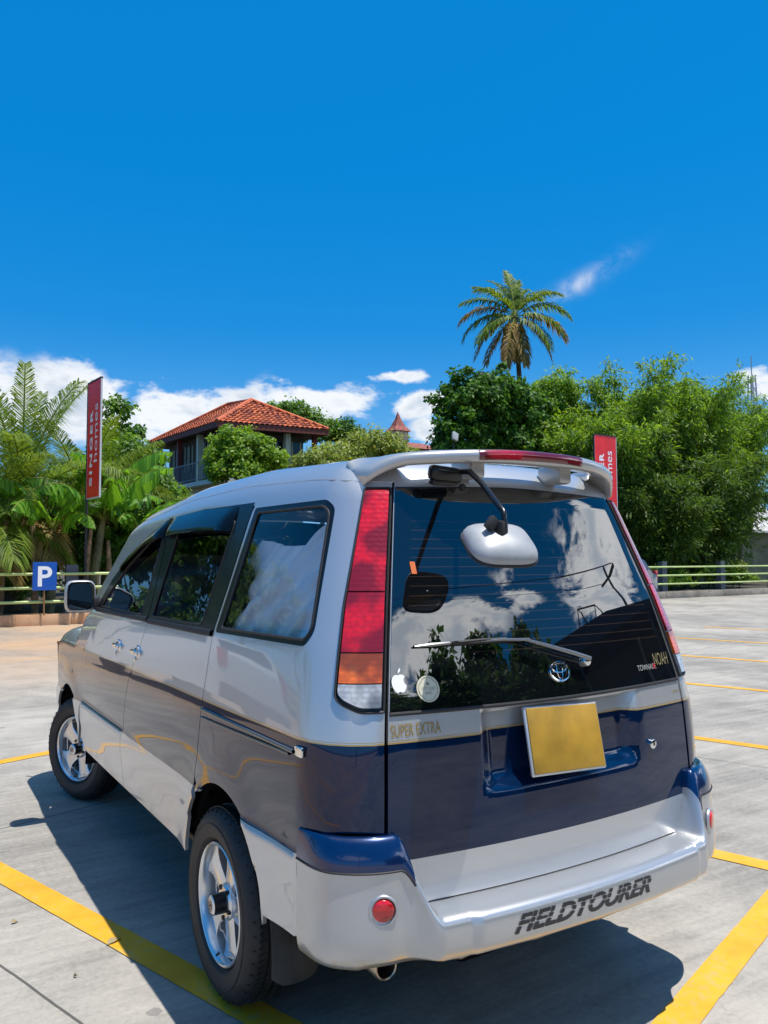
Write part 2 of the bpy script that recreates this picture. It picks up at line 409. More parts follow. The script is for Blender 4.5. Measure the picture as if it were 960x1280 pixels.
def wall(u,z):
    """points on the outer skin for chart coordinates; u<UC is the right half"""
    u=np.asarray(u,float); z=np.asarray(z,float)
    sg=np.where(u<UC,-1.,1.)
    uu=np.where(u<UC,2*UC-u,u)
    x,y,nx,ny=spine(uu)
    lo=np.zeros_like(uu); hi=np.full_like(uu,.75)
    for _ in range(30):
        m=(lo+hi)/2; f=F(x+nx*m,y+ny*m,z); lo=np.where(f<0,m,lo); hi=np.where(f<0,hi,m)
    X=x+nx*lo; Y=y+ny*lo
    P=np.stack([X*sg,Y,z],-1)
    return P
def unchart(P):
    """chart u of points (x<0 half: u>=UC)"""
    x,y=P[...,0],P[...,1]; ax=np.abs(x)
    u=np.where(y>YR+R0, y, 0)
    yr0=YR+R0
    dx=ax-(XS-R0); dy=yr0-y
    a=np.arctan2(dy,dx)
    corner=(dy>0)&(dx>0)
    u=np.where(corner, yr0-R0*a, u)
    u=np.where((dy>0)&(dx<=0), yr0-L1-((XS-R0)-ax), u)
    yf=YFc; dyf=y-yf
    af=np.arctan2(dyf,dx)
    u=np.where((dyf>0)&(dx>0), yf+R0*af,u)
    u=np.where((dyf>0)&(dx<=0), yf+L1+((XS-R0)-ax),u)
    return np.where(x>0,2*UC-u,u)
def roof(x,y):
    lo=np.full(np.shape(x),.6); hi=np.full(np.shape(x),2.3)
    for _ in range(32):
        m=(lo+hi)/2; f=F(x,y,m); lo=np.where(f<0,m,lo); hi=np.where(f<0,hi,m)
    return np.stack([x,y,lo],-1)

# ------------------------------------------------------------------ panels cut from the skin
def resample(poly, step):
    out=[]
    n=len(poly)
    for i in range(n):
        a=np.array(poly[i],float); b=np.array(poly[(i+1)%n],float); k=max(1,int(math.ceil(np.linalg.norm(b-a)/step)))
        for j in range(k): out.append(a+(b-a)*j/k)
    return np.array(out)
def rpoly(pts, r, seg=5):
    out=[]; n=len(pts)
    for i in range(n):
        p=np.array(pts[i],float); a=np.array(pts[i-1],float)-p; b=np.array(pts[(i+1)%n],float)-p
        ri = r[i] if isinstance(r,(list,tuple)) else r
        la,lb=np.linalg.norm(a),np.linalg.norm(b); d=min(ri,la*.48,lb*.48)
        if d<1e-4: out.append(tuple(p)); continue
        A=p+a/la*d; B=p+b/lb*d
        for k in range(seg+1):
            t=k/seg; out.append(tuple((1-t)**2*A+2*t*(1-t)*p+t*t*B))
    return out
def side(yz, step=.035):
    q=resample(yz, step); y,z=q[:,0],q[:,1]
    lo=np.zeros(len(q)); hi=np.full(len(q),1.1)
    for _ in range(30):
        m=(lo+hi)/2; f=F(-m,y,z); lo=np.where(f<0,m,lo); hi=np.where(f<0,hi,m)
    P=np.stack([-lo,y,z],-1); return np.stack([unchart(P),z],-1)
def rear(xz, step=.03):
    q=resample(xz, step); x,z=q[:,0],q[:,1]
    lo=np.full(len(q),-1.2); hi=np.zeros(len(q))
    for _ in range(30):
        m=(lo+hi)/2; f=F(x,m,z); hi=np.where(f<0,m,hi); lo=np.where(f<0,lo,m)
    P=np.stack([x,hi,z],-1); return np.stack([unchart(P),z],-1)
def inpoly(P, poly):
    x,y=P[:,0],P[:,1]; c=np.zeros(len(P),bool); n=len(poly); j=n-1
    for i in range(n):
        xi,yi=poly[i]; xj,yj=poly[j]
        if yi!=yj:
            c ^= ((yi>y)!=(yj>y)) & (x<(xj-xi)*(y-yi)/(yj-yi)+xi)
        j=i
    return c
def sstep(a,b,x):
    t=np.clip((x-a)/(b-a),0,1); return t*t*(3-2*t)
def disp_body(P):
    """pressed shapes of the sheet metal: lower cladding, arch flares, plate recess"""
    x,y,z=P[:,0],P[:,1],P[:,2]; ax=np.abs(x)
    d=np.zeros(len(P))
    sd=sstep(.60,.76,ax)*(y>-.85)
    d+=sd*.013*sstep(.697,.672,z)
    d-=sd*.005*sstep(.575,.560,z)*sstep(.5,.62,z+.08)
    for yc in (-.04,2.715):
        q=np.hypot((y-yc)/.36,(z-.40)/.345); d+=sd*.012*np.exp(-((q-1)/.26)**2)
    d+=sd*.004*np.sin((z-.70)*pi/.31)*((z>.70)&(z<1.01))
    r=(y<-.70)&(ax<.56)
    rx=sstep(.350,.300,np.abs(x-.015)); rz=sstep(.822,.880,z)*sstep(1.090,1.068,z)
    d-=np.where(r, .046*rx*rz, 0)
    return d
def wallpos(uz, off=0., disp=None, mirror=False):
    P=wall(uz[:,0],uz[:,1]); n=grad(P[:,0],P[:,1],P[:,2])
    d=off(P) if callable(off) else np.full(len(P),off)
    if disp is not None: d=d+disp(P)
    return P+n*d[:,None]
def roofpos(xy, off=0., disp=None):
    P=roof(xy[:,0],xy[:,1]); n=grad(P[:,0],P[:,1],P[:,2])
    d=off(P) if callable(off) else np.full(len(P),off)
    if disp is not None: d=d+disp(P)
    return P+n*d[:,None]
def cdt(outer, holes, step):
    outer=np.asarray(outer); holes=[np.asarray(h) for h in holes]
    lo=outer.min(0); hi=outer.max(0)
    sx,sy = step if isinstance(step,(tuple,list)) else (step,step)
    gx=np.arange(lo[0]+sx/2,hi[0],sx); gy=np.arange(lo[1]+sy/2,hi[1],sy)
    G=np.stack(np.meshgrid(gx,gy),-1).reshape(-1,2)
    ok=inpoly(G,outer)
    for h in holes: ok&=~inpoly(G,h)
    G=G[ok]
    sc=np.array([1/sx,1/sy])
    for loop in [outer]+holes:
        A=loop*sc; B=np.roll(loop,-1,0)*sc; g=G*sc
        if len(g)==0: break
        keep=np.ones(len(g),bool)
        for i in range(len(A)):
            ab=B[i]-A[i]; t=np.clip(((g-A[i])@ab)/max(ab@ab,1e-12),0,1)
            keep&=(np.hypot(*(g-(A[i]+t[:,None]*ab)).T)>.42)
        G=G[keep]
    V=[];E=[];loops=[]
    for loop in [outer]+holes:
        n0=len(V); V+=[tuple(v) for v in loop]; n=len(loop); E+=[(n0+i,n0+(i+1)%n) for i in range(n)]
    nb=len(V); V+=[tuple(v) for v in G]
    r=geometry.delaunay_2d_cdt([Vector(v) for v in V],E,[],0,1e-6)
    VV=np.array([tuple(v) for v in r[0]]); FF=np.array([tuple(f) for f in r[2]])
    cen=VV[FF].mean(1); ok=inpoly(cen,outer)
    for h in holes: ok&=~inpoly(cen,h)
    FF=FF[ok]
    a=VV[FF[:,1]]-VV[FF[:,0]]; b=VV[FF[:,2]]-VV[FF[:,0]]; cr=a[:,0]*b[:,1]-a[:,1]*b[:,0]
    FF[cr<0]=FF[cr<0][:,::-1]; FF=FF[np.abs(cr)>1e-9]
    return VV,FF
PAN={}
def panel(name, outer, holes=(), m=None, parent=None, step=.03, off=0., disp=disp_body, edge=.014, chart='wall', both=False):
    pos = wallpos if chart=='wall' else roofpos
    UV,FF=cdt(outer,holes,step)
    P=pos(UV,off,disp); h=1e-3
    Pu=pos(UV+[h,0],off,disp)-pos(UV-[h,0],off,disp); Pv=pos(UV+[0,h],off,disp)-pos(UV-[0,h],off,disp)
    N=np.cross(Pu,Pv); N/=np.linalg.norm(N,axis=1,keepdims=True)+1e-12
    g=grad(P[:,0],P[:,1],P[:,2]); s=np.sign((N*g).sum(1)); N*=s[:,None]
    # orient faces outward
    fn=np.cross(P[FF[:,1]]-P[FF[:,0]],P[FF[:,2]]-P[FF[:,0]]); flip=(fn*N[FF[:,0]]).sum(1)<0; FF[flip]=FF[flip][:,::-1]
    nF=len(FF); V=P; LN=[N[FF].reshape(-1,3)]
    if edge:
        cnt={}
        for f in FF:
            for a,b in ((f[0],f[1]),(f[1],f[2]),(f[2],f[0])): cnt[(a,b)]=1
        bd=[(a,b) for (a,b) in cnt if (b,a) not in cnt]
        ids=sorted({a for e in bd for a in e}); mp={a:i for i,a in enumerate(ids)}
        nb=len(ids); base=len(P); outerV=P[ids]; inn=outerV-N[ids]*edge
        V=np.concatenate([P,outerV,inn])
        EF=[]
        for a,b in bd:
            i,j=mp[a],mp[b]; EF.append((base+j,base+i,base+nb+i)); EF.append((base+j,base+nb+i,base+nb+j))
        EF=np.array(EF); en=np.cross(V[EF[:,1]]-V[EF[:,0]],V[EF[:,2]]-V[EF[:,0]]); en/=np.linalg.norm(en,axis=1,keepdims=True)+1e-12
        LN.append(np.repeat(en,3,0)); FF=np.concatenate([FF,EF])
    LN=np.concatenate(LN)
    def mkone(V,FF,LN):
        o=arr(name,V,FF,m,parent,True); o.data.normals_split_custom_set([tuple(v) for v in LN]); return o
    res=[mkone(V,FF,LN)]
    if both:
        V2=V*[-1,1,1]; LN2=(LN.reshape(-1,3,3)[:,::-1]*[-1,1,1]).reshape(-1,3)
        res.append(mkone(V2,FF[:,::-1].copy(),LN2))
    return res
def ribbon(name, path_uz, w, m, parent, off=.004, closed=True, both=False, h=.006):
    """a raised rubber bead along a chart path"""
    P=wallpos(np.asarray(path_uz),off,None)
    pts=[Vector(p) for p in P]; b=MB()
    n=len(pts)
    V=[];Fc=[]
    g=grad(P[:,0],P[:,1],P[:,2]); k=8
    for i in range(n):
        t=(pts[(i+1)%n]-pts[i-1]) if closed else (pts[min(i+1,n-1)]-pts[max(i-1,0)])
        t.normalize(); nn=Vector(g[i]); s=t.cross(nn).normalized()
        for j in range(k):
            a=2*pi*j/k; V.append(pts[i]+s*(w/2*math.cos(a))+nn*(h*math.sin(a)))
    for i in range(n if closed else n-1):
        i2=(i+1)%n
        for j in range(k):
            j2=(j+1)%k; Fc.append((i*k+j,i*k+j2,i2*k+j2,i2*k+j))
    out=[]
    b.add(V,Fc); out.append(b.build(name,m,parent,True))
    if both:
        b=MB(); b.add([(-v[0],v[1],v[2]) for v in V],Fc); out.append(b.build(name,m,parent,True))
    return out

# boundary between walls and roof: where the skin turns over
US=np.concatenate([np.arange(UC,-.05,.02),np.arange(0,2.86,.04),np.arange(2.88,UF,.02)])
_z=np.linspace(.86,1.95,320); ZC=[]
for u_ in US:
    P_=wall(np.full(320,u_),_z); ok_=np.abs(F(P_[:,0],P_[:,1],P_[:,2]))<1e-4
    n_=grad(P_[:,0],P_[:,1],P_[:,2])[:,2]; ZC.append(_z[np.argmax((n_>.6)|~ok_)])
ZC=np.array(ZC); ZC=np.convolve(np.pad(ZC,2,mode='edge'),np.ones(5)/5,'valid')
def zc(u): 
    u=np.asarray(u,float); u=np.where(u<UC,2*UC-u,u); return np.interp(u,US,ZC)

# ================================================================== THE VAN
van = empty('passenger_van'); tag(van,'silver and dark blue minivan with tinted glass and roof spoiler, filling the foreground','minivan')
G=.0025
UG=-.4200                       # shut line of the tailgate (chart u)
def top_edge(u0,u1,dz=0,step=.03):
    us=np.arange(u0,u1,step if u1>u0 else -step); us=np.append(us,u1); return np.stack([us,zc(us)+dz],-1)
def arch(yc,rear_a,front_a,q=1.0,n=26):
    """arc of the wheel opening from angle a0 to a1 (radians, 0 = forward)"""
    return [(yc+.36*q*math.cos(a),.40+.345*q*math.sin(a)) for a in np.linspace(rear_a,front_a,n)]
# side seams (y,z)
AB=[(1.075,1.72),(1.059,1.689),(1.035,1.45),(1.020,1.243),(1.10,1.12),(1.218,.991),(1.275,.87),(1.313,.746),(1.345,.64),(1.352,.56),(1.335,.49),(1.288,.424)]
BC=[(.066,1.735),(.076,1.714),(.123,1.411),(.154,1.252),(.172,1.08),(.185,.98),(.192,.91),(.205,.80),(.232,.72)]
BELT=1.247
ABl=[p for p in AB if p[1]<1.245]; BCl=[p for p in BC if p[1]<1.25]
def sh(pts,d): return [(y+d,z) for y,z in pts]
# lower front door
ar=arch(2.715,pi*.62,pi*1.10,1.0,16)
fd=[(1.024+G,BELT-.002)]+sh(ABl,G)+[(2.02,.425),(2.20,.425)]+[(2.27,.47),(2.31,.56),(2.33,.70),(2.34,.95),(2.30,1.12),(2.20,1.245)]
panel('front_door', side(fd), m=PAINT, parent=van, step=.035, both=True)
sd_=[(1.020-G,BELT-.002)]+sh(ABl,-G)
ra=arch(-.04,-.02,pi*.30,1.0,14)      # front lower part of the rear opening
sd_+= [(.36,.424)]+[(y+.0,z) for y,z in arch(-.04,.05,.78,1.0,12)]+sh(BCl[::-1],G)+[(.154+G,BELT-.002)]
panel('sliding_door', side(sd_), m=PAINT, parent=van, step=.03, both=True)
# rear quarter and roof side, one pressing, with openings for the side glass and the tail light
dlo=[(.068,1.735),(.6,1.752),(1.091,1.735),(1.339,1.678),(1.634,1.582),(1.917,1.425),(2.13,1.245),(2.24,1.2455)]
q=[(.068-G,1.7375)]
seamlow=[(y-G,z) for y,z in BC]
arcR=[(y,z) for y,z in arch(-.04,.80,pi-.02,1.0,22)]
outer_side=seamlow+arcR[1:]+[(-.412,.44),(-.60,.445),(-.630,.46),(-.633,.70),(-.655,.765)]
o1=side(outer_side+[(-.655,.7651)])[:-1]
# along the bumper line round the corner to the tailgate shut line, then up it and back over the roof edge
k0=len(o1)
corner=[(u,.765) for u in np.linspace(float(o1[-1][0])-.004,UG+G*.8,8)]
gate_up=[(UG+G*.8,z) for z in np.arange(.80,zc(UG)-.01,.03)]
roof_e=[tuple(v) for v in top_edge(UG+G*.8,2.62,0,.035) if v[1]>1.262]
front_dn=side([(2.60,1.255),(2.40,1.247),(2.27,1.247),(2.15,1.2475)]+[(2.13,1.2475),(1.917,1.4275),(1.634,1.5845),(1.339,1.6805),(1.091,1.7375),(.6,1.7545),(.066,1.7376)])
# remove the closing segment samples of `side` resampling
def open_path(yz, step=.035):
    q=[]; 
    for i in range(len(yz)-1):
        a=np.array(yz[i],float); b=np.array(yz[i+1],float); k=max(1,int(math.ceil(np.linalg.norm(b-a)/step)))
        q+= [a+(b-a)*j/k for j in range(k)]
    q.append(np.array(yz[-1],float)); q=np.array(q); y,z=q[:,0],q[:,1]
    lo=np.zeros(len(q)); hi=np.full(len(q),1.1)
    for _ in range(30):
        m=(lo+hi)/2; f=F(-m,y,z); lo=np.where(f<0,m,lo); hi=np.where(f<0,hi,m)
    return [tuple(v) for v in np.stack([unchart(np.stack([-lo,y,z],-1)),z],-1)]
o1=open_path(outer_side)
front_dn=open_path([(2.24,1.2475),(2.13,1.2475),(1.917,1.4275),(1.634,1.5845),(1.339,1.6805),(1.091,1.7375),(.6,1.7545),(.070,1.7376)])
body_side=o1+corner[1:]+gate_up[1:]+roof_e+front_dn
LAMP=rpoly([(UG+.0035,1.757),(UG+.0035,1.094),(-.392,1.094),(-.362,1.124),(-.3620,1.40),(-.3720,1.757)],[.004,.003,.008,.02,0,.006],5)
lamp_hole=resample(LAMP,.035)
qg=rpoly([(.052,1.728),(-.452,1.728),(-.500,1.700),(-.590,1.31),(-.565,1.268),(.135,1.262)],[.01,.018,.022,.022,.020,.01],4)   # quarter glass opening incl. seal
q_hole=side(qg)
panel('body_side', np.array(body_side), [lamp_hole,q_hole], PAINT, van, step=(.024,.026), both=True)

# ---- side glass: black surrounds with panes
def surround(outer_yz, hole_yz, name='window_surround', off=.001, m=BLACKG, seal=True):
    so_=side(outer_yz); sh_=side(hole_yz)
    f=panel(name, so_, [sh_], m, van, step=.04, off=off, disp=None, both=True, edge=.010)
    big=side(hole_yz)
    for k_,fr in enumerate(f):
        pass
    p=panel('side_window', sh_, [], GLASS, van, step=.05, off=off-.004, disp=None, both=True, edge=0)
    if seal:
        for i,o in enumerate(ribbon('rubber_seal', sh_, .009, BLACKM, None, off=off, both=True, h=.004)): o.parent=p[i]
    return p
surround(qg, rpoly([(.020,1.708),(-.440,1.708),(-.482,1.685),(-.572,1.318),(-.552,1.286),(.085,1.280)],[.015,.02,.02,.025,.022,.015],5), off=-.001)
midf=[(1.0725-G,1.735),(1.055-G,1.689),(1.032-G,1.45),(1.018-G,BELT+.001),(.156+G,BELT+.001),(.125+G,1.411),(.078+G,1.714),(.072+G,1.750),(.6,1.7525)]
surround(midf, rpoly([(.89,1.69),(.955,1.275),(.285,1.280),(.205,1.69)],[.02,.02,.03,.03],4))
frf=[(1.078+G,1.735),(1.339,1.6785),(1.634,1.5825),(1.917,1.4255),(2.128,1.249),(1.022+G,BELT+.001),(1.036+G,1.45),(1.061+G,1.689)]
surround(frf, rpoly([(1.115,1.680),(1.33,1.625),(1.60,1.520),(1.84,1.385),(1.995,1.275),(1.135,1.272)],[.02,.0,.0,.0,.02,.02],4))
# belt moulding
for a,b in ((.165,1.012),(1.03,2.10)):
    pl=open_path([(a,1.255),(b,1.251)],.04); ribbon('belt_moulding', pl, .026, BLACKM, van, off=.004, closed=False, both=True, h=.006)
# smoked deflectors over the doors' windows
def visor(topp, botp, name='window_visor'):
    n=len(topp); V=[];F_=[]; rows=7
    T_=np.array(open_path(topp,.05)); B_=np.array(open_path(botp,.05)); n=30
    def rs(A): 
        d=np.r_[0,np.cumsum(np.hypot(*np.diff(A,axis=0).T))]; s=np.linspace(0,d[-1],n); return np.stack([np.interp(s,d,A[:,0]),np.interp(s,d,A[:,1])],-1)
    T_=rs(T_); B_=rs(B_)
    for j in range(rows):
        t=j/(rows-1); o=.004+.034*math.sin(t*pi*.5)
        endf=np.clip(np.minimum(np.arange(n),np.arange(n)[::-1])/2.5,0,1)**.5
        P=wall(T_[:,0]*(1-t)+B_[:,0]*t, T_[:,1]*(1-t)+B_[:,1]*t); g=grad(P[:,0],P[:,1],P[:,2])
        V+=list(P+g*((o*(.2+.8*endf))[:,None]))
    for j in range(rows-1):
        for i in range(n-1): F_.append((j*n+i,j*n+i+1,(j+1)*n+i+1,(j+1)*n+i))
    for sgn in (1,-1):
        b=MB(); b.add([(v[0]*sgn,v[1],v[2]) for v in V],F_); o=b.build(name,VIS,van,True)
        md=o.modifiers.new('t','SOLIDIFY'); md.thickness=.003
VIS=mat('smoked_acrylic',(.004,.005,.006),.08,0,0,.02,spec=.22)
visor([(.205,1.742),(.6,1.750),(1.04,1.738)],[(.215,1.640),(.6,1.648),(1.03,1.640)])
visor([(1.10,1.728),(1.339,1.672),(1.634,1.574),(1.80,1.492)],[(1.10,1.640),(1.32,1.600),(1.56,1.520),(1.70,1.46)])

# ---- roof, windscreen, bonnet
def bline(x_sign=-1):
    P=wall(US,zc(US)); return P
BP=bline()
BP=BP[np.concatenate([[True],np.hypot(*np.diff(BP[:,:2],axis=0).T)>1e-4])]
left=BP[BP[:,1]<2.60][:, :2]
roof_outer=np.concatenate([left, [(-.70,2.62)], [(.70,2.62)], (left*[-1,1])[::-1][:-1]])
wsh=rpoly([(-.62,2.08),(-.40,2.10),(0,2.11),(.40,2.10),(.62,2.08),(.71,2.62),(-.71,2.62)],[.05,0,0,0,.05,0,0],4)
wsx=[(x,y) for x,y in wsh if y<2.60]
def roofdisp(P):
    ax=np.abs(P[:,0]); y=P[:,1]; z=P[:,2]
    return -.004*sstep(.535,.515,ax)*sstep(-.42,-.36,y)*sstep(2.0,1.8,y)-.003*sstep(.455,.475,ax)*sstep(.50,.48,ax)*(y<1.8)
rf=panel('roof', resample(np.concatenate([left[left[:,1]<1.74],[(-.62,1.76),(0,1.81),(.62,1.76)],(left[left[:,1]<1.74]*[-1,1])[::-1][:-1]]),.04), [], PAINT, van, step=(.03,.04), disp=roofdisp, chart='roof', edge=0)
# pillars beside the windscreen
lp=BP[(BP[:,1]>1.70)&(BP[:,1]<2.38)][:, :2]; pil=np.concatenate([lp,[(-.665,2.40),(-.625,2.06),(-.580,1.78)]])
for sx in (1,-1):
    panel('windscreen_pillar', resample(pil*[sx,1],.04), [], PAINT, van, step=.03, disp=None, chart='roof', edge=0)
panel('windscreen', resample(np.array([(-.575,1.785),(0,1.825),(.575,1.785),(.62,2.06),(.66,2.40),(.665,2.60),(0,2.69),(-.665,2.60),(-.66,2.40),(-.62,2.06)]),.05), [], GLASS, van, step=.05, disp=None, chart='roof', edge=0, off=-.003)
rb=BP[BP[:,1]>2.36][:, :2]; rb=rb[np.argsort(-rb[:,0])] if False else rb
hood=np.concatenate([rb, (rb*[-1,1])[::-1][1:]])
hcow=[(.74,2.60),(.675,2.60),(.69,2.87),(0,2.94),(-.69,2.87),(-.675,2.60),(-.74,2.60)]
hd=np.concatenate([hood,[( .672,2.41),(.675,2.61),(0,2.70),(-.675,2.61),(-.672,2.41)]])
panel('bonnet', resample(hd,.04), [], PAINT, van, step=.035, disp=None, chart='roof', edge=0)
# seam where roof and sides meet
ribbon('roof_seam', [tuple(v) for v in top_edge(UG,2.30,0,.03)], .005, PAINT, van, off=.0, closed=False, both=True, h=.0018)
# ---- front wings and nose
fa=[(y,z) for y,z in arch(2.715,pi*.90,pi*.0,1.0,24)]
ws=[(2.20+G,1.245),(2.30+G,1.12),(2.34+G,.95),(2.33+G,.70)]+[(y,z) for y,z in arch(2.715,pi*.98,.02,1.0,24)]+[(3.08,.36),(3.12,.33)]
wf=open_path(ws); uend=wf[-1][0]
nose=[(u,.33) for u in np.arange(uend+.03,UF,.05)]+[(UF,.33)]
topn=[tuple(v) for v in top_edge(UF,2.0,0,.035) if v[1]<1.235]
panel('front_wing_and_nose', np.array(wf+nose+topn+open_path([(2.24,1.2450),(2.205,1.2450)])), [], PAINT, van, step=.035, both=True)

# ---- tailgate
ZB=.560
gl=[(UG-G*.8,z) for z in np.arange(ZB+.02,1.775,.03)]
umL=UG-G*.8; umR=2*UC-umL
gb=[(u,ZB) for u in np.linspace(umR,umL,70)]
bl=list(zip([umL]*60,np.linspace(ZB,float(zc(umL)),60)))
tp=[(u,float(zc(u))) for u in np.linspace(umL,umR,60)]
brr=list(zip([umR]*60,np.linspace(float(zc(umL)),ZB,60)))
gout=np.array(gb[:-1]+bl[:-1]+tp[:-1]+brr[:-1])
def gtop(u): # top of the glass, slightly arched
    return 1.757+.016*np.sin(np.clip((u-umR)/(umL-umR),0,1)*pi)
def gbot(u): return 1.090-.004*np.sin(np.clip((u-umR)/(umL-umR),0,1)*pi)
us=np.linspace(umL-.010,umR+.010,50)
ghole=[(u,gtop(u)-.02) for u in us]+[(umR+.010,z) for z in np.linspace(1.73,1.12,22)]+[(u,gbot(u)+.018) for u in us[::-1]]+[(umL-.010,z) for z in np.linspace(1.12,1.73,22)]
panel('tailgate', gout, [np.array(ghole)], PAINT, van, step=(.017,.016), both=False)
us=np.linspace(umL-.0012,umR+.0012,60)
gpane=np.array([(u,gtop(u)) for u in us]+[(umR+.0012,z) for z in np.linspace(1.74,1.105,24)]+[(u,gbot(u)) for u in us[::-1]]+[(umL-.0012,z) for z in np.linspace(1.105,1.74,24)])
rearwin=panel('rear_window', gpane, [], RGLASS, van, step=.04, off=.003, disp=None, edge=.005)[0]
# thin black line under the glass
ribbon('window_trim', [(u,gbot(u)-.004) for u in us], .012, BLACKM, rearwin, off=.002, closed=False, h=.005)
ribbon('window_trim', [(u,gtop(u)+.003) for u in us], .008, BLACKM, rearwin, off=.001, closed=False, h=.003)

# ---- tail lights
def lampz(z0,z1,ins=.0035):
    P=[]
    for (u,z) in LAMP: P.append((u,z))
    A=np.array(LAMP); cu=(A[:,0].min()+A[:,0].max())/2
    A2=A.copy(); A2[:,0]=cu+(A[:,0]-cu)*.86; A2[:,1]=1.4255+(A[:,1]-1.4255)*.966
    if z0 is None: return A2
    # clip polygon between z0 and z1
    def clip(Pl,z,keep_above):
        out=[];n=len(Pl)
        for i in range(n):
            a=Pl[i];b=Pl[(i+1)%n]; ia=(a[1]>z)==keep_above; ib=(b[1]>z)==keep_above
            if ia: out.append(tuple(a))
            if ia!=ib:
                t=(z-a[1])/(b[1]-a[1]); out.append((a[0]+(b[0]-a[0])*t,z))
        return out
    return np.array(clip(clip(list(map(tuple,A2)),z0,True),z1,False))
def lampoff(P): 
    z=P[:,2]; return .014+0*z
lampL=panel('tail_light', lamp_hole, [], BLACKG, van, step=(.010,.03), off=.002, disp=None, edge=.02, both=True)
for (a,b,mm,nm) in ((1.4315,1.80,RED,'brake_lens'),(1.2575,1.4270,RED,'tail_lens'),(1.172,1.2535,AMBER,'indicator_lens'),(1.05,1.1685,CLEAR,'reversing_lens')):
    pp=resample(lampz(a,b),.02)
    L_=panel(nm, pp, [], mm, None, step=(.008,.03), off=.013, disp=None, edge=.012, both=True)
    for i in (0,1): L_[i].parent=lampL[i]
for i,o in enumerate(ribbon('lamp_seal', lamp_hole, .009, BLACKM, None, off=.003, both=True, h=.006)): o.parent=lampL[i]

# ---- rear bumper
def bumper_grid():
    us=np.unique(np.concatenate([np.linspace(UC,-.50,34),np.linspace(-.50,-.40,26),np.linspace(-.40,-.3125,22)]))[::-1]
    # left start at y=-.635
    u_s=float(open_path([(-.637,.6),(-.6371,.6)])[0][0]); us=us[us<=u_s+1e-6]; us=np.concatenate([[u_s],us]); 
    cen=[(-.01,.555),(.0,.557),(.02,.561),(.05,.562),(.085,.560),(.108,.553),(.120,.540),(.125,.520),(.1265,.495),(.126,.470),(.121,.450),(.110,.434),(.085,.425),(.05,.420),(.0,.418),(-.03,.418)]
    cor=[(-.006,.762),(.006,.764),(.018,.764),(.030,.752),(.042,.728),(.049,.706),(.052,.678),(.052,.640),(.060,.585),(.068,.530),(.071,.490),(.068,.452),(.055,.426),(.035,.414),(.0,.410),(-.03,.41)]
    rows=[]
    for u in us:
        c=float(sstep(-.462,-.428,np.array(u)))    # 1 = corner
        s=.30+.70*float(sstep(u_s+.001,u_s-.05,np.array(u)))
        xw=u
        P=[]
        for i,((o1_,z1_),(o2_,z2_)) in enumerate(zip(cen,cor)):
            o_=(o1_*(1-c)+o2_*c); z_=z1_*(1-c)+z2_*c
            if o_>0: o_*=s
            # raised centre section
            P.append([o_,z_])
        rows.append(P)
    return us,np.array(rows)
ub,rowsb=bumper_grid()
K=rowsb.shape[1]
# dense smooth resampling of the profile (Catmull-like through cumulative length)
def resamp_prof(R,m=44):
    out=[]
    for P in R:
        d=np.r_[0,np.cumsum(np.hypot(*np.diff(P,axis=0).T)+1e-6)]; d/=d[-1]
        # use index parameter so that rows keep matching features
        s=np.linspace(0,K-1,m); i=np.clip(s.astype(int),0,K-2); f=s-i
        P0=P[np.clip(i-1,0,K-1)];P1=P[i];P2=P[i+1];P3=P[np.clip(i+2,0,K-1)]
        f=f[:,None]
        out.append(.5*((2*P1)+(-P0+P2)*f+(2*P0-5*P1+4*P2-P3)*f*f+(-P0+3*P1-3*P2+P3)*f**3))
    return np.array(out)
MR=44
RB=resamp_prof(rowsb,MR)
full_u=np.concatenate([ub,(2*UC-ub)[::-1][1:]]); RB=np.concatenate([RB,RB[::-1][1:]])
Pb=[]
for u,R in zip(full_u,RB):
    P=wall(np.full(MR,u),np.clip(R[:,1],.40,.80)); g=grad(P[:,0],P[:,1],P[:,2]); g[:,2]=0; g/=np.linalg.norm(g,axis=1,keepdims=True)
    x=P[:,0]
    o_=R[:,0].copy(); z_=R[:,1].copy()
    out_=o_>.02
    ctr=sstep(.475,.455,np.abs(x-.02))
    o_=o_+np.where(out_, .012*ctr*sstep(.03,.09,o_)*sstep(.40,.47,z_)*sstep(.575,.552,z_),0)
    # dimples for the round reflectors
    for xc,zc_ in ((-.735,.553),(.735,.553)):
        dd=np.hypot((x+np.sign(-xc)*0-xc)*1.0,(z_-zc_)); 
    lowm=sstep(.45,.43,z_)
    z_=z_+lowm*.010*(np.abs(np.sin(x*pi/.24))**.5)*(np.abs(x)<.72)
    Q=P.copy(); Q[:,2]=z_; Q=Q+g*o_[:,None]; Pb.append(Q)
Pb=np.array(Pb); nu=len(full_u)
# split rows: the blue caps are the top of each corner, down to row index of z~.672
kcap=int(round(6/(K-1)*(MR-1)))
def gridfaces(i0,i1,j0,j1):
    return [(i*MR+j,i*MR+j+1,(i+1)*MR+j+1,(i+1)*MR+j) for i in range(i0,i1) for j in range(j0,j1)]
# tapered end of the cap: column where the corner section gives way to the low centre
ce=int(np.argmin(np.abs(full_u-(-.440)))); cr_=nu-1-ce
Vb=Pb.reshape(-1,3)
fs=[]
for i in range(nu-1):
    cap=(i<ce) or (i>=cr_)
    for j in range(MR-1):
        if cap and j<kcap: continue
        fs.append((i*MR+j,(i+1)*MR+j,(i+1)*MR+j+1,i*MR+j+1))
mb=MB(); mb.add(Vb,fs); 
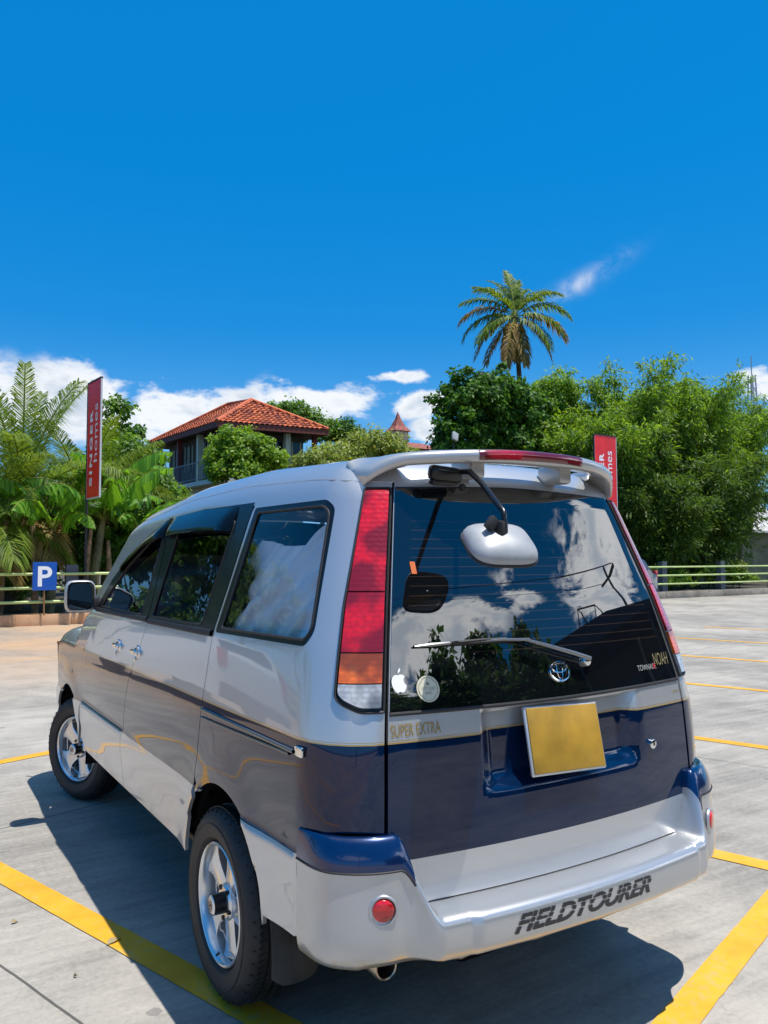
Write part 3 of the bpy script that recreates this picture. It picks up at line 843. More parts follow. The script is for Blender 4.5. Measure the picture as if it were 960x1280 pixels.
# drop unused verts
def build_clean(mb,name,m,parent,smooth=True,angle=50,solid=0):
    o=mb.build(name,m,parent,smooth,angle); bm=bmesh.new(); bm.from_mesh(o.data)
    bmesh.ops.delete(bm, geom=[v for v in bm.verts if not v.link_faces], context='VERTS'); bm.to_mesh(o.data); bm.free()
    if solid: md=o.modifiers.new('t','SOLIDIFY'); md.thickness=solid; md.offset=-1
    return o
bumper=build_clean(mb,'rear_bumper',BUMP,van,True,60)
for a,b in ((0,ce),(cr_,nu-1)):
    mb=MB(); f2=[(i*MR+j,(i+1)*MR+j,(i+1)*MR+j+1,i*MR+j+1) for i in range(a,b) for j in range(0,kcap)]
    V2=Vb.copy(); mb.add(V2,f2); o=build_clean(mb,'bumper_cap',BLUEP,bumper,True,50)
    o['label']='dark blue painted step on the bumper corner'
# thin dark joint under each cap
for a,b in ((0,ce),(cr_,nu-1)):
    mb=MB(); mb.tube([Pb[i][kcap] for i in range(a,b+1)],.0035,6); mb.build('bumper_joint',BLACKM,bumper,True)
def bump_pt(x,z):
    """point and outward direction on the bumper face"""
    d=np.abs(Pb[:,:,0]-x)+np.abs(Pb[:,:,2]-z)*1.0+np.where(np.arange(MR)[None,:]<8,.5,0)
    i,j=np.unravel_index(np.argmin(d),d.shape); i=min(max(i,1),nu-2); j=min(max(j,1),MR-2)
    a=Vector(Pb[i+1,j]-Pb[i-1,j]); b=Vector(Pb[i,j+1]-Pb[i,j-1]); n=a.cross(b).normalized()
    if n.y>0: n=-n
    return Vector(Pb[i,j]),n
for sx in (-1,1):
    p,n=bump_pt(sx*.695,.580); n=Vector((sx*.42,-.90,.02)).normalized()
    R=n.to_track_quat('Z','Y').to_matrix()
    mb=MB(); mb.lathe([(-.006,.041),(.001,.040),(.003,.037),(.002,.034),(-.004,.032),(-.012,.030)],40,'Z')
    mb.V=[tuple(R@Vector(v)+p+n*.002) for v in mb.V]; cup=mb.build('reflector_cup',BUMP,bumper,True,60)
    mb=MB(); mb.lathe([(-.010,.031),(.000,.030),(.004,.026),(.006,.015),(.0065,.0)],40,'Z')
    mb.V=[tuple(R@Vector(v)+p+n*.003) for v in mb.V]; mb.build('reflector_lens',RED,cup,True,60)
# ---- spoiler
def spoiler():
    V=[];F_=[]; xs=np.linspace(-.565,.565,81); k=None
    for x in xs:
        t=abs(x)/.565
        yr=-.785+.215*t**2.6                      # trailing edge
        ew=float(sstep(.70,.86,np.array(t))); yf=-.605*(1-ew)-.43*ew
        zr=float(roof(np.array([x*.97]),np.array([yf]))[0,2])
        end=max(0,(t-.80)/.20); e2=end**2
        ztop=1.893-.030*t**2 - .045*e2
        th=.050-.010*t+.006*e2
        lip=ztop-th
        nz_=(1-ew)*(ztop-.014)+ew*(zr-.012)
        sec=[(yf,nz_),(yf-.008,(1-ew)*(ztop-.004)+ew*(zr+.003)),(yf-.06,ztop),((yf+yr)/2,ztop+.004),(yr+.05,ztop+.002),(yr+.012,ztop-.003),(yr+.001,ztop-.012),(yr,ztop-.024),(yr+.004,lip+.006),(yr+.016,lip-.001),(yr+.045,lip+.001),((yf+yr)/2-.02,lip+.010-.02*e2),(yf*.8+yr*.2,lip+.014-.03*e2),(yf-.010,(1-ew)*(ztop-.024)+ew*(zr-.04))]
        sec[2]=((yf*.75+yr*.25),ztop*.8+.2*max(zr,ztop-.01)+.003)
        k=len(sec); V+= [(x,a,b) for a,b in sec]
    n=len(xs)
    for i in range(n-1):
        for j in range(k):
            j2=(j+1)%k; F_.append((i*k+j,(i+1)*k+j,(i+1)*k+j2,i*k+j2))
    F_.append(tuple(range(k))); F_.append(tuple(range((n-1)*k,n*k))[::-1])
    b=MB(); b.add(V,F_); o=b.build('roof_spoiler',SPOIL,van,True,70)
    # feet
    for x in (-.20,.20):
        b=MB(); b.box((x,-.625,1.835),(.06,.12,.070),bev=.012); f=b.build('spoiler_foot',SPOIL,o,True)
    for sx in (-1,1):
        # end stub running down to the tailgate corner
        b=MB(); V=[];Fq=[]
        for t in np.linspace(0,1,8):
            x=sx*(.555-.03*t); y=-.575-.0*t; z=1.845-.05*t; w=.035*(1-.3*t)
            V+=[(x-.02,y+w,z),(x+.02,y+w,z),(x+.02,y-w,z),(x-.02,y-w,z)]
        for i in range(7):
            for j in range(4): Fq.append((i*4+j,i*4+(j+1)%4,(i+1)*4+(j+1)%4,(i+1)*4+j))
        b.add(V,Fq)
    # high brake light let into the trailing edge
    V=[];Fq=[]; xs=np.linspace(-.255,.195,40)
    for i,x in enumerate(xs):
        t=abs(x)/.565; yr=-.785+.215*t**2.6; ztop=1.893-.030*t**2
        e=.004 if 0<i<len(xs)-1 else .0
        V+=[(x,yr+.012-e,ztop-.004),(x,yr-e,ztop-.010),(x,yr-.001-e,ztop-.024),(x,yr+.001-e,ztop-.037),(x,yr+.012,ztop-.040)]
    for i in range(len(xs)-1):
        for j in range(4): Fq.append((i*5+j,i*5+j+1,(i+1)*5+j+1,(i+1)*5+j))
    b=MB(); b.add(V,Fq); b.build('high_brake_light',RED2,o,True,70)
SPOIL=mat('spoiler_silver',(.46,.46,.45),.34,.45,.7,.08)
spoiler()

# ---- dark inner shell, added to block light behind the shut lines, floor, wheel housings
us=np.linspace(UC,UF,120); full=np.concatenate([us,(2*UC-us)[::-1]])
def shell():
    zs=np.array([.40,.60,.80,1.0,1.22]); ul=np.concatenate([np.linspace(UC,UF,130)]); V=[];F_=[]
    for sx in (1,-1):
        base=len(V)
        for u in ul:
            P=wall(np.full(5,u),zs); g=grad(P[:,0],P[:,1],P[:,2]); Q=P-g*.055
            inw=0
            for j in range(5):
                y=Q[j,1]; z=zs[j]
                # draw in round the wheel openings
                V.append((Q[j,0]*sx,Q[j,1],Q[j,2]))
        for i in range(len(ul)-1):
            for j in range(4):
                a=Vector(V[base+i*5+j]); c=(Vector(V[base+(i+1)*5+j+1])+a)/2
                if abs(c.x)>.6 and any(math.hypot((c.y-yc)/.43,(c.z-.38)/.42)<1 for yc in (-.04,2.715)): continue
                F_.append((base+i*5+j,base+(i+1)*5+j,base+(i+1)*5+j+1,base+i*5+j+1))
    b=MB(); b.add(V,F_); build_clean(b,'light_block_shell',DARK,van,False)
shell()
b=MB()
for u0 in (1,):
    ul=np.concatenate([np.linspace(UC+.002,-.30,20)]); zs=np.linspace(.55,1.80,24); V=[];F_=[]
    for sx in (1,-1):
        V=[];F_=[];base=0
        for u in np.linspace(-.455,-.385,5):
            for z in zs:
                P=wall(np.array([u]),np.array([z])); g=grad(P[:,0],P[:,1],P[:,2]); Q=(P-g*.026)[0]; V.append((Q[0]*sx,Q[1],Q[2]))
        n=len(zs)
        for i in range(4):
            for j in range(n-1): F_.append((base+i*n+j,base+(i+1)*n+j,base+(i+1)*n+j+1,base+i*n+j+1))
        b=MB(); b.add(V,F_); b.build('shut_line_backing',DARK,van)  # dark sheet added behind the tailgate gap to keep light out

def pillars():
    for sx in (1,-1):
        for (y0,z0,y1,z1,w) in ((.154,1.22,.068,1.76,.05),(1.02,1.22,1.075,1.74,.04)):
            a=[]; b=MB()
            for t in np.linspace(0,1,10):
                y=y0+(y1-y0)*t; z=z0+(z1-z0)*t; lo,hi=0,1.1
                for _ in range(25):
                    m_=(lo+hi)/2
                    if F(np.array(-m_),np.array(y),np.array(z))<0: lo=m_
                    else: hi=m_
                a.append((y,z,lo-.024))
            for i in range(9):
                V=[]
                for (y,z,x) in (a[i],a[i+1]):
                    V+=[(-sx*x,y-w,z),(-sx*x,y+w,z)]
                b.add(V,[(0,1,3,2)])
            b.build('door_pillar',DARK,van)
pillars()
b=MB(); b.box((0,1.3,.40),(1.50,4.1,.03)); b.box((0,-.55,.43),(1.30,.5,.04)); b.box((0,2.9,.62),(1.2,.6,.4)); b.box((0,0,.31),(1.3,.10,.10)); b.box((0,1.5,.30),(.25,2.6,.10)); b.box((0,2.715,.31),(1.2,.10,.10))
b.box((.1,-.60,.345),(.9,.30,.10),bev=.02)
b.build('underbody',DARK,van)
LINER=mat('wheel_housing',(.011,.011,.011),.9,spec=.1)
for yc in (-.04,2.715):
    for sx in (-1,1):
        V=[];F_=[]; n=30
        for i in range(n+1):
            a=-.25+(pi+.5)*i/n; 
            for x in (.815,.50): V.append((sx*x,yc+.385*math.cos(a),.40+.37*math.sin(a)))
        for i in range(n): F_.append((2*i,2*i+1,2*i+3,2*i+2))
        b=MB(); b.add(V,F_); b.add([(sx*.50,yc-.42,.2),(sx*.50,yc+.42,.2),(sx*.50,yc+.42,.85),(sx*.50,yc-.42,.85)],[(0,1,2,3)]); b.build('wheel_housing',LINER,van)
    
# ---- door sills between the wheels
for sx in (-1,1):
    b=MB(); b.box((sx*.765,1.33,.425),(.06,1.95,.03),bev=.008); b.build('sill',BLACKM,van)

# ---- wheels
def wheel(x,y,rz=0,left=True):
    w=bpy.data.objects.new('wheel',None); link(w,van); w.location=(x,y,.325); w.rotation_euler=(0,0,rz+(0 if left else pi)); w.empty_display_size=.1
    # outer face towards -x, face plane at x=0, inner side +x
    prof=[(.022,.203),(.008,.212),(-.004,.222),(-.010,.245),(-.0125,.262),(-.010,.282),(.002,.300),(.012,.310),(.020,.3155),(.030,.3190),(.052,.3225),(.053,.3150),(.060,.3150),(.061,.3235),(.088,.3250),(.089,.317),(.097,.317),(.098,.325),(.125,.3235),(.126,.315),(.133,.315),(.134,.3225),(.158,.319),(.172,.312),(.185,.295),(.192,.265),(.188,.225),(.170,.203)]
    b=MB(); b.lathe(prof,96,'X')
    # raised bands on the sidewall and the tread sipes
    b.lathe([(-.0135,.268),(-.0150,.270),(-.0135,.272)],96,'X')
    for k in range(88):
        a=2*pi*k/88; 
        for (xx,rr,l) in ((.036,.3215,.022),(.075,.3252,.020),(.111,.3252,.020),(.150,.3218,.022)):
            R=Matrix.Rotation(a+(xx*1.2),3,'X'); b.box(R@Vector((xx,0,rr)),(l,.0135,.004),R@Matrix.Rotation(.35,3,'Z'))
        if k%2==0:
            R=Matrix.Rotation(a,3,'X'); b.box(R@Vector((.010,0,.3095)),(.010,.007,.006),R@Matrix.Rotation(-.7,3,'Y'))
    t=b.build('tyre',TYRE,w,True,30)
    b=MB()
    b.lathe([(.022,.204),(.010,.2055),(.003,.2045),(.000,.200),(.003,.195),(.012,.190),(.030,.1865),(.060,.182),(.062,.178),(.120,.172),(.165,.182),(.168,.172),(.118,.165),(.060,.171)],80,'X')
    # five flat spokes with flared ends
    for k in range(5):
        a=pi/2+2*pi*k/5+.02; R=Matrix.Rotation(a,3,'X')
        prof2=[(.035,.040),(.070,.043),(.105,.044),(.135,.048),(.158,.060),(.181,.084)]
        V=[];F_=[]
        for (r,hw) in prof2:
            xf=.040-.016*math.sin((r-.035)/.145*pi)*.6 - (.006 if r<.05 else 0)
            xf=.040-.006*((r-.035)/.145)
            V+=[(xf,-hw,r),(xf-.003,-hw+.006,r),(xf-.003,hw-.006,r),(xf,hw,r),(xf+.045,hw*.8,r),(xf+.045,-hw*.8,r)]
        n=len(prof2)
        for i in range(n-1):
            for j in range(6): F_.append((i*6+j,i*6+(j+1)%6,(i+1)*6+(j+1)%6,(i+1)*6+j))
        F_+= [tuple(range(6)),tuple(range((n-1)*6,n*6))[::-1]]
        b.add([R@Vector(v) for v in V],F_)
    b.lathe([(.024,.020),(.022,.052),(.030,.062),(.07,.066)],40,'X')
    b.build('rim',ALLOY,w,True,32)
    b=MB(); b.lathe([(.010,.0),(.010,.031),(.012,.0335),(.06,.035)],36,'X')
    for k in range(5):
        a=2*pi*k/5+.3+pi/2; b.lathe([(.028,.0),(.018,.006),(.018,.009),(.045,.010)],8,'X',(0,.052*math.sin(a),.052*math.cos(a)))
    b.lathe([(-.022,.0345),(.02,.0355)],36,'X'); hub=b.build('hub',BLACKG,w,True)
    b=MB(); b.lathe([(-.0255,0),(-.0255,.024),(-.024,.029),(-.020,.0345)],36,'X'); c=b.build('hub_cap',ALLOY,hub,True)
    b=MB(); b.lathe([(-.0265,.011),(-.0265,.015)],30,'X'); b.lathe([(-.0265,.019),(-.0265,.0205)],30,'X'); b.lathe([(-.0262,.0),(-.0262,.007)],6,'X'); b.build('cap_ring',BLACKV,c)
    b=MB(); b.tube([(.01,0,-.168),(-.004,0,-.176)],.004,6); b.build('valve',BLACKM,w)
    b=MB(); b.lathe([(.085,.0),(.085,.14),(.10,.14)],40,'X'); b.lathe([(.13,0),(.13,.172)],40,'X'); b.build('brake_disc',mat('brake_iron',(.05,.048,.045),.5,.6),w)
    return w
wheel(-.842,.0,0,True); wheel(-.800,2.715,math.radians(23),True)
wheel(.842,.0,0,False); wheel(.800,2.715,math.radians(23),False)

# ---- mud flaps
for sx in (-1,1):
    V=[];F_=[]; n=9
    for i in range(n):
        t=i/(n-1); z=.53-.29*t; 
        for j in range(7):
            s=j/6; w=.04+.135*min(1,t*1.3); x=.838-w*s-.01*math.sin(t*3); y=-.405-.05*t-.03*math.sin(s*pi)*t+.02*s
            if t>.85: z2=z+(.02 if j in(0,6) else 0)
            else: z2=z
            V.append((sx*x,y,z2))
    for i in range(n-1):
        for j in range(6): F_.append((i*7+j,i*7+j+1,(i+1)*7+j+1,(i+1)*7+j))
    b=MB(); b.add(V,F_); o=b.build('mud_flap',mat('mud_flap_rubber',(.035,.033,.030),.7,varscale=9,var=.5,bumpscale=60,bumpstr=.3),van,True); md=o.modifiers.new('t','SOLIDIFY'); md.thickness=.006

# ---- sliding door rail let into the quarter
r1=open_path([(.170,.992),(-.632,.992)],.03); r1=r1
rp=side([(.176,1.000),(-.640,.988),(-.655,.984),(-.655,.966),(-.60,.953),(.176,.930)])
for o in panel('door_rail', rp, [], mat('rail_black',(.010,.011,.013),.30,0,.5,.08), van, step=.03, off=-.001, disp=disp_body, edge=.004, both=True): pass
ribbon('rail_bar', open_path([(.17,.976),(-.60,.969)],.04), .013, mat('rail_satin',(.20,.20,.20),.3,.7), van, off=.006, closed=False, both=True, h=.006)
ribbon('rail_bar', open_path([(.17,.945),(-.57,.958)],.04), .010, mat('rail_satin'), van, off=.005, closed=False, both=True, h=.005)
for sx in (-1,1):
    P=wallpos(np.array(open_path([(-.615,.975),(-.645,.975)])),.004,disp_body); p=Vector(P.mean(0)); b=MB(); b.box((sx*-p.x,p.y,p.z),(.012,.045,.030),bev=.004); b.build('rail_end',CHROME,van,True)

# ---- door handles: chrome cup and grip
CUP=mat('handle_recess',(.10,.105,.11),.3,.6)
for sx in (-1,1):
    for (y,z) in ((1.498,1.090),(1.135,1.091)):
        P=wallpos(np.array(open_path([(y,z),(y-.001,z)]))[:1],.0,disp_body)[0]; X=P[0]*-sx*-1
        x0=abs(P[0]); b=MB()
        b.lathe([(.0045,.0),(.0045,.024),(.009,.030),(.009,.034),(.0,.037)],36,'X')
        b.V=[(-(sx*-1)*(x0-.004+v[0]) if False else sx*(x0-.004+v[0]), y+v[1]*1.25, z+v[2]) for v in b.V]
        h=b.build('door_handle',CHROME,van,True,50)
        b=MB(); b.box((sx*(x0+.014),y+.008,z+.002),(.011,.105,.026),bev=.0053); b.build('grip',CHROME,h,True,50)
        b=MB(); b.tube([(sx*(x0+.002),y+.02,z-.038),(sx*(x0+.007),y+.02,z-.038)],.011,16); b.build('key_cylinder',CHROME,h,True)

# ---- exterior mirrors
for sx in (-1,1):
    b=MB(); V=[];F_=[]; m_=28
    rings=[(0.0,.90,.90,0),(.008,1.0,1.0,0),(.05,.99,1.0,0),(.09,.90,.93,.01),(.115,.66,.72,.02),(.125,.25,.3,.03)]
    def sq(a,p=4.5):
        c,s_=math.cos(a),math.sin(a); r=(abs(c)**p+abs(s_)**p)**(-1/p); return c*r,s_*r
    for (d,sx_,sz_,sh_) in rings:
        for k in range(m_):
            c,s_=sq(2*pi*k/m_); V.append((-.905*1+ .083*c*sx_, 2.10+d, 1.327+.094*s_*sz_))
    for i in range(len(rings)-1):
        for k in range(m_): F_.append((i*m_+k,i*m_+(k+1)%m_,(i+1)*m_+(k+1)%m_,(i+1)*m_+k))
    F_.append(tuple(range((len(rings)-1)*m_,len(rings)*m_)))
    V=[(v[0]*-sx,v[1],v[2]) for v in V]
    b.add(V,F_); mir=b.build('door_mirror',SPOIL,van,True,60)
    b=MB(); V=[]; 
    for (q_,dy) in ((.86,.004),(.80,.012)):
        for k in range(m_):
            c,s_=sq(2*pi*k/m_); V.append((-sx*(-.905+.083*c*q_),2.10+dy,1.327+.094*s_*q_))
    b.add(V,[(k,(k+1)%m_,m_+(k+1)%m_,m_+k) for k in range(m_)]+[tuple(range(m_,2*m_))]); b.build('mirror_glass',mat('mirror_glass',(.10,.11,.12),.03,1.0),mir)
    b=MB(); V=[]
    for (q_,dy) in ((.92,-.001),(.85,.005)):
        for k in range(m_):
            c,s_=sq(2*pi*k/m_); V.append((-sx*(-.905+.083*c*q_),2.10+dy,1.327+.094*s_*q_))
    b.add(V,[(k,(k+1)%m_,m_+(k+1)%m_,m_+k) for k in range(m_)]); b.build('mirror_rim',BLACKM,mir)
    b=MB(); b.box((sx*.812,2.135,1.285),(.05,.09,.075),bev=.015); b.build('mirror_foot',BLACKM,mir,True)

# ---- panoramic under-mirror on its arm, above the rear window
b=MB(); V=[]
b.box((-.325,-.665,1.808),(.118,.050,.050),Matrix.Rotation(.30,3,'X')@Matrix.Rotation(.06,3,'Y'),bev=.014); 
b.box((-.325,-.656,1.782),(.10,.03,.02),Matrix.Rotation(.30,3,'X'),bev=.005)
um=b.build('under_mirror_bracket',BLACKG,van,True,50)
b=MB(); b.tube([(-.270,-.680,1.818),(-.262,-.715,1.815),(-.285,-.80,1.772),(-.338,-.945,1.690),(-.352,-.985,1.667),(-.356,-.992,1.645),(-.356,-.992,1.612)],[.010,.010,.0095,.009,.009,.008,.008],12)
arm=b.build('mirror_arm',BLACKG,um,True,60)
b=MB(); b.box((-.362,-.985,1.618),(.034,.030,.044),Matrix.Rotation(.3,3,'Z'),bev=.006); b.box((-.392,-.978,1.632),(.030,.022,.040),Matrix.Rotation(.7,3,'Y'),bev=.004); b.build('mirror_joint',BLACKM,um,True)
# shell: rounded square dome, its reflecting side down towards the bumper
def dome(c, R):
    V=[];F_=[];m_=56; rings=[(1.0,-.020),(1.008,-.012),(1.0,.0),(.955,.014),(.87,.026),(.72,.038),(.50,.048),(.25,.053),(.02,.0545)]
    for (q_,h) in rings:
        for k in range(m_):
            a=2*pi*k/m_; c_,s_=math.cos(a),math.sin(a); p=3.8; r=(abs(c_)**p+abs(s_)**p)**(-1/p)
            V.append(Vector(((.104)*c_*r*q_,(.086)*s_*r*q_*(1-.08*s_),h*.72)))
    for i in range(len(rings)-1):
        for k in range(m_): F_.append((i*m_+k,i*m_+(k+1)%m_,(i+1)*m_+(k+1)%m_,(i+1)*m_+k))
    F_.append(tuple(range((len(rings)-1)*m_,len(rings)*m_)))
    return [R@v+Vector(c) for v in V],F_,m_
nrm=Vector((-.14,-.60,.80)).normalized(); xr=Vector((1,0,0)); yv=nrm.cross(xr).normalized(); xr=yv.cross(nrm).normalized()
Rm=Matrix((xr,yv,nrm)).transposed(); Rm=Rm@Matrix.Rotation(-.20,3,'Z')
mc=Vector((-.350,-.965,1.578))
V,F_,m_=dome(mc,Rm); b=MB(); b.add(V,F_); dm=b.build('mirror_shell',GREYP,um,True,60)
b=MB(); b.add([Rm@Vector((.985*(v[0]),.985*v[1],v[2]))+mc for v in [ (Rm.inverted()@(Vector(q)-mc)) for q in V[:m_]]],[tuple(range(m_))]); b.build('convex_glass',mat('mirror_glass'),dm)
b=MB(); b.tube([V[k]+(Rm@Vector((0,0,-.001))) for k in list(range(m_))+[0]],.0055,8,cap=False); b.build('mirror_rubber',BLACKM,dm,True)

# ---- washer nozzle, wiper
pn=wallpos(rear([(-.225,1.772),(-.224,1.772),(-.224,1.773)])[:1],.0)[0]
b=MB(); b.lathe([(0,.013),(-.006,.013),(-.012,.009),(-.014,0)],20,'Y',tuple(pn)); b.build('washer_nozzle',BLACKM,van,True)
def rp(x,z,off):
    return Vector(wallpos(rear([(x,z),(x+.0005,z),(x,z+.0005)],1)[:1],off)[0])
wb=MB(); pv=rp(.130,1.188,.0)
wb.lathe([(.01,.018),(-.012,.017),(-.020,.013),(-.024,0)],24,'Y',tuple(pv)); 
piv=wb.build('wiper_pivot',CHROME,van,True)
b=MB(); pts=[rp(.130,1.192,.030),rp(.06,1.212,.034),rp(-.05,1.243,.034),rp(-.135,1.267,.030),rp(-.22,1.272,.026),rp(-.30,1.272,.022)]
b.tube(pts,[.0078,.0075,.0065,.005,.0042,.0035],10); arm_=b.build('wiper_arm',mat('wiper_satin',(.24,.25,.26),.28,.8),piv,True,60)
b=MB(); p0=[rp(x,1.270-.0*x,.010) for x in np.linspace(-.52,-.10,12)]; b.tube(p0,.0055,6); 
b.tube([rp(-.40,1.272,.020),rp(-.30,1.275,.024),rp(-.20,1.275,.020)],.005,6); b.build('wiper_blade',BLACKM,piv,True)
b=MB(); b.tube([rp(-.525,1.268,.014),rp(-.47,1.270,.017),rp(-.41,1.272,.019)],[.003,.006,.005],6); b.build('blade_clip',mat('wiper_satin'),piv,True)

# ---- lettering and marks
FT={}
def text_uv(s, size=1.0, shear=0.0, space=1.0, bold=0.0):
    cu=bpy.data.curves.new('t','FONT'); cu.body=s; cu.size=size; cu.shear=shear; cu.space_character=space; cu.offset=bold; cu.resolution_u=4; cu.fill_mode='FRONT'
    o=bpy.data.objects.new('t',cu); COL.objects.link(o); dg=bpy.context.evaluated_depsgraph_get(); dg.update()
    me=bpy.data.meshes.new_from_object(o.evaluated_get(dg)); COL.objects.unlink(o); bpy.data.objects.remove(o)
    V=np.array([v.co[:2] for v in me.vertices]); Fc=[tuple(p.vertices) for p in me.polygons]; bpy.data.meshes.remove(me); return V,Fc
def fit_text(V, x0,x1,y0,y1):
    lo,hi=V.min(0),V.max(0); return np.stack([x0+(V[:,0]-lo[0])/(hi[0]-lo[0])*(x1-x0), y0+(V[:,1]-lo[1])/(hi[1]-lo[1])*(y1-y0)],-1)
def text_body(name,s,x0,x1,y0,y1,m,parent,off=.0016,slant=0.,rise=0.,shear=0,space=1,bold=0):
    V,Fc=text_uv(s,1,shear,space,bold); Q=fit_text(V,x0,x1,y0,y1); Q[:,1]+=(Q[:,0]-x0)*rise
    P=xz_surface(Q,off); b=MB(); b.add(P,Fc); me_o=b.build(name,m,parent); return me_o
def xz_surface(Q,off):
    x,z=Q[:,0],Q[:,1]; lo=np.full(len(Q),-1.2); hi=np.zeros(len(Q))
    for _ in range(30):
        m_=(lo+hi)/2; f=F(x,m_,z); hi=np.where(f<0,m_,hi); lo=np.where(f<0,lo,m_)
    P=np.stack([x,hi,z],-1); g=grad(P[:,0],P[:,1],P[:,2]); return P+g*((off+disp_body(P)*(z<1.07))[:,None])
gate=[o for o in van.children if o.name.startswith('tailgate')][0]
text_body('gold_lettering','SUPER EXTRA',-.630,-.470,1.023,1.057,GOLD,gate,bold=.004)
text_body('model_lettering','TOWNACE',.395,.505,1.133,1.152,mat('badge_silver',(.62,.60,.56),.3,.6),rearwin,.0055,bold=.006)
text_body('model_lettering','NOAH',.500,.590,1.143,1.186,mat('badge_gold',(.42,.36,.18),.3,.6),rearwin,.0055)
text_body('red_letter','e',.487,.502,1.134,1.152,RED,rearwin,.0065)
text_body('small_lettering','AWD',.585,.628,1.040,1.050,GOLD,gate)
# emblem: three interlocking ovals
b=MB(); ec=(.005,1.163)
def oval(cx,cz,rx,rz,r=.0032,n=40):
    b.tube([tuple(p) for p in xz_surface(np.array([(cx+rx*math.cos(2*pi*k/n),cz+rz*math.sin(2*pi*k/n)) for k in range(n+1)]),.007)],r,6,cap=False)
oval(ec[0],ec[1],.041,.029,.0038); oval(ec[0],ec[1]+.010,.030,.0125,.0027); oval(ec[0],ec[1]+.002,.0115,.0265,.0027)
b.build('oval_emblem',CHROME,rearwin,True)
# apple-shaped white sticker
def flat(name,pts,m,parent,off):
    P=xz_surface(np.array(pts),off); b=MB(); b.add(P,[tuple(range(len(P)))]); return b.build(name,m,parent)
ap=[]
def apple(cx,cz,s):
    A=[(0,.62),(.18,.70),(.45,.66),(.66,.50),(.55,.38),(.47,.18),(.50,-.06),(.60,-.22),(.74,-.30),(.62,-.62),(.44,-.86),(.26,-.95),(.10,-.88),(0,-.86),(-.12,-.88),(-.28,-.95),(-.48,-.82),(-.66,-.52),(-.76,-.12),(-.72,.28),(-.54,.56),(-.30,.68),(-.10,.65)]
    q_=rpoly(A,.16,4); return [(cx+x*s,cz+y*s) for x,y in q_]
flat('apple_sticker',apple(-.588,1.172,.031),WHITE,rearwin,.0052)
flat('apple_sticker_leaf',[(-.588+.031*x,1.172+.031*y) for x,y in rpoly([(-.02,.76),(.02,1.05),(.28,1.30),(.30,1.02)],[.05,.12,.03,.12],4)],WHITE,rearwin,.0052)
cir=lambda cx,cz,r,n=48:[(cx+r*math.cos(2*pi*k/n),cz+r*math.sin(2*pi*k/n)) for k in range(n)]
CREAM=mat('cream_vinyl',(.62,.58,.44),.5); OLIVE=mat('olive_ink',(.20,.20,.12),.5)
rs_=flat('round_sticker',cir(-.498,1.148,.0375),CREAM,rearwin,.0052)
b=MB()
pts=[(-.498+.031*math.cos(a)*(1-.18*math.cos(4*a)**2*(abs(math.sin(a))>.5)),1.148+.033*math.sin(a)) for a in np.linspace(0,2*pi,60)]
b.tube([tuple(p) for p in xz_surface(np.array(pts),.0058)],.0008,4,cap=False)
b.build('sticker_outline',OLIVE,rs_)
for i,(tx,zz,w) in enumerate((('* ',1.160,.010),('CITY CLUB',1.149,.042),('* * *',1.136,.022))):
    if i: text_body('sticker_print',tx if i!=2 else 'MMXX',-.498-w/2,-.498+w/2,zz-.004,zz+.004,OLIVE,rs_,.0060)
flat('sticker_print',cir(-.498,1.162,.005,12),OLIVE,rs_,.0060)
flat('orange_sticker',rpoly([(-.488,1.484),(-.470,1.484),(-.470,1.522),(-.488,1.522)],.003,2),mat('orange_vinyl',(.65,.16,.04),.5),rearwin,.0052)
# FIELDTOURER on the bumper, letters cut by a thin slanting slot
V,Fc=text_uv('FIELDTOURER',1,.45,.98,.030)
Q=fit_text(V,0,1,0,1)
b=MB(); b.add([(q[0],q[1],0) for q in Q],Fc); bm=bmesh.new(); me=bpy.data.meshes.new('t'); me.from_pydata(b.V,[],b.F); bm.from_mesh(me)
bmesh.ops.triangulate(bm,faces=bm.faces)
bands=((.36,.44),(.64,.70))
for y in [v for bd in bands for v in bd]:
    bmesh.ops.bisect_plane(bm,geom=bm.verts[:]+bm.edges[:]+bm.faces[:],plane_co=(0,y,0),plane_no=(-.15,1,0))
for x in np.linspace(.02,.98,49):
    bmesh.ops.bisect_plane(bm,geom=bm.verts[:]+bm.edges[:]+bm.faces[:],plane_co=(x,0,0),plane_no=(1,0,0))
for y in np.linspace(.1,.9,9):
    bmesh.ops.bisect_plane(bm,geom=bm.verts[:]+bm.edges[:]+bm.faces[:],plane_co=(0,y,0),plane_no=(0,1,0))
dele=[f for f in bm.faces if any(a<(f.calc_center_median().y-.15*f.calc_center_median().x)<c for a,c in bands)]
bmesh.ops.delete(bm,geom=dele,context='FACES')
def bumper_surface(x,z,off):
    """interpolate the bumper grid at (x,z) on its outer face"""
    i=int(np.clip(np.searchsorted(Pb[:,14,0],x)-1,0,nu-2))
    best=None
    f=None
    cols=[]
    for ii in (i,i+1):
        js=np.arange(14,34); zz=Pb[ii,js,2]; o=np.argsort(zz); cols.append((Pb[ii,22,0],np.interp(z,zz[o],Pb[ii,js,1][o]),np.interp(z,zz[o],Pb[ii,js,0][o])))
    (xa,ya,xa2),(xb,yb,xb2)=cols; t=(x-xa2)/(xb2-xa2+1e-9); t=min(max(t,0),1)
    return Vector((x,ya+(yb-ya)*t-off,z))
order=Pb[0,14,0]<Pb[-1,14,0]
for v in bm.verts:
    x=-.345+.562*v.co.x; z=.481+.052*v.co.y
    v.co=bumper_surface(x,z,.0022)
me.clear_geometry(); bm.to_mesh(me); bm.free(); me.materials.append(BLACKV); me.name='bumper_lettering'
link(bpy.data.objects.new('bumper_lettering',me),bumper)

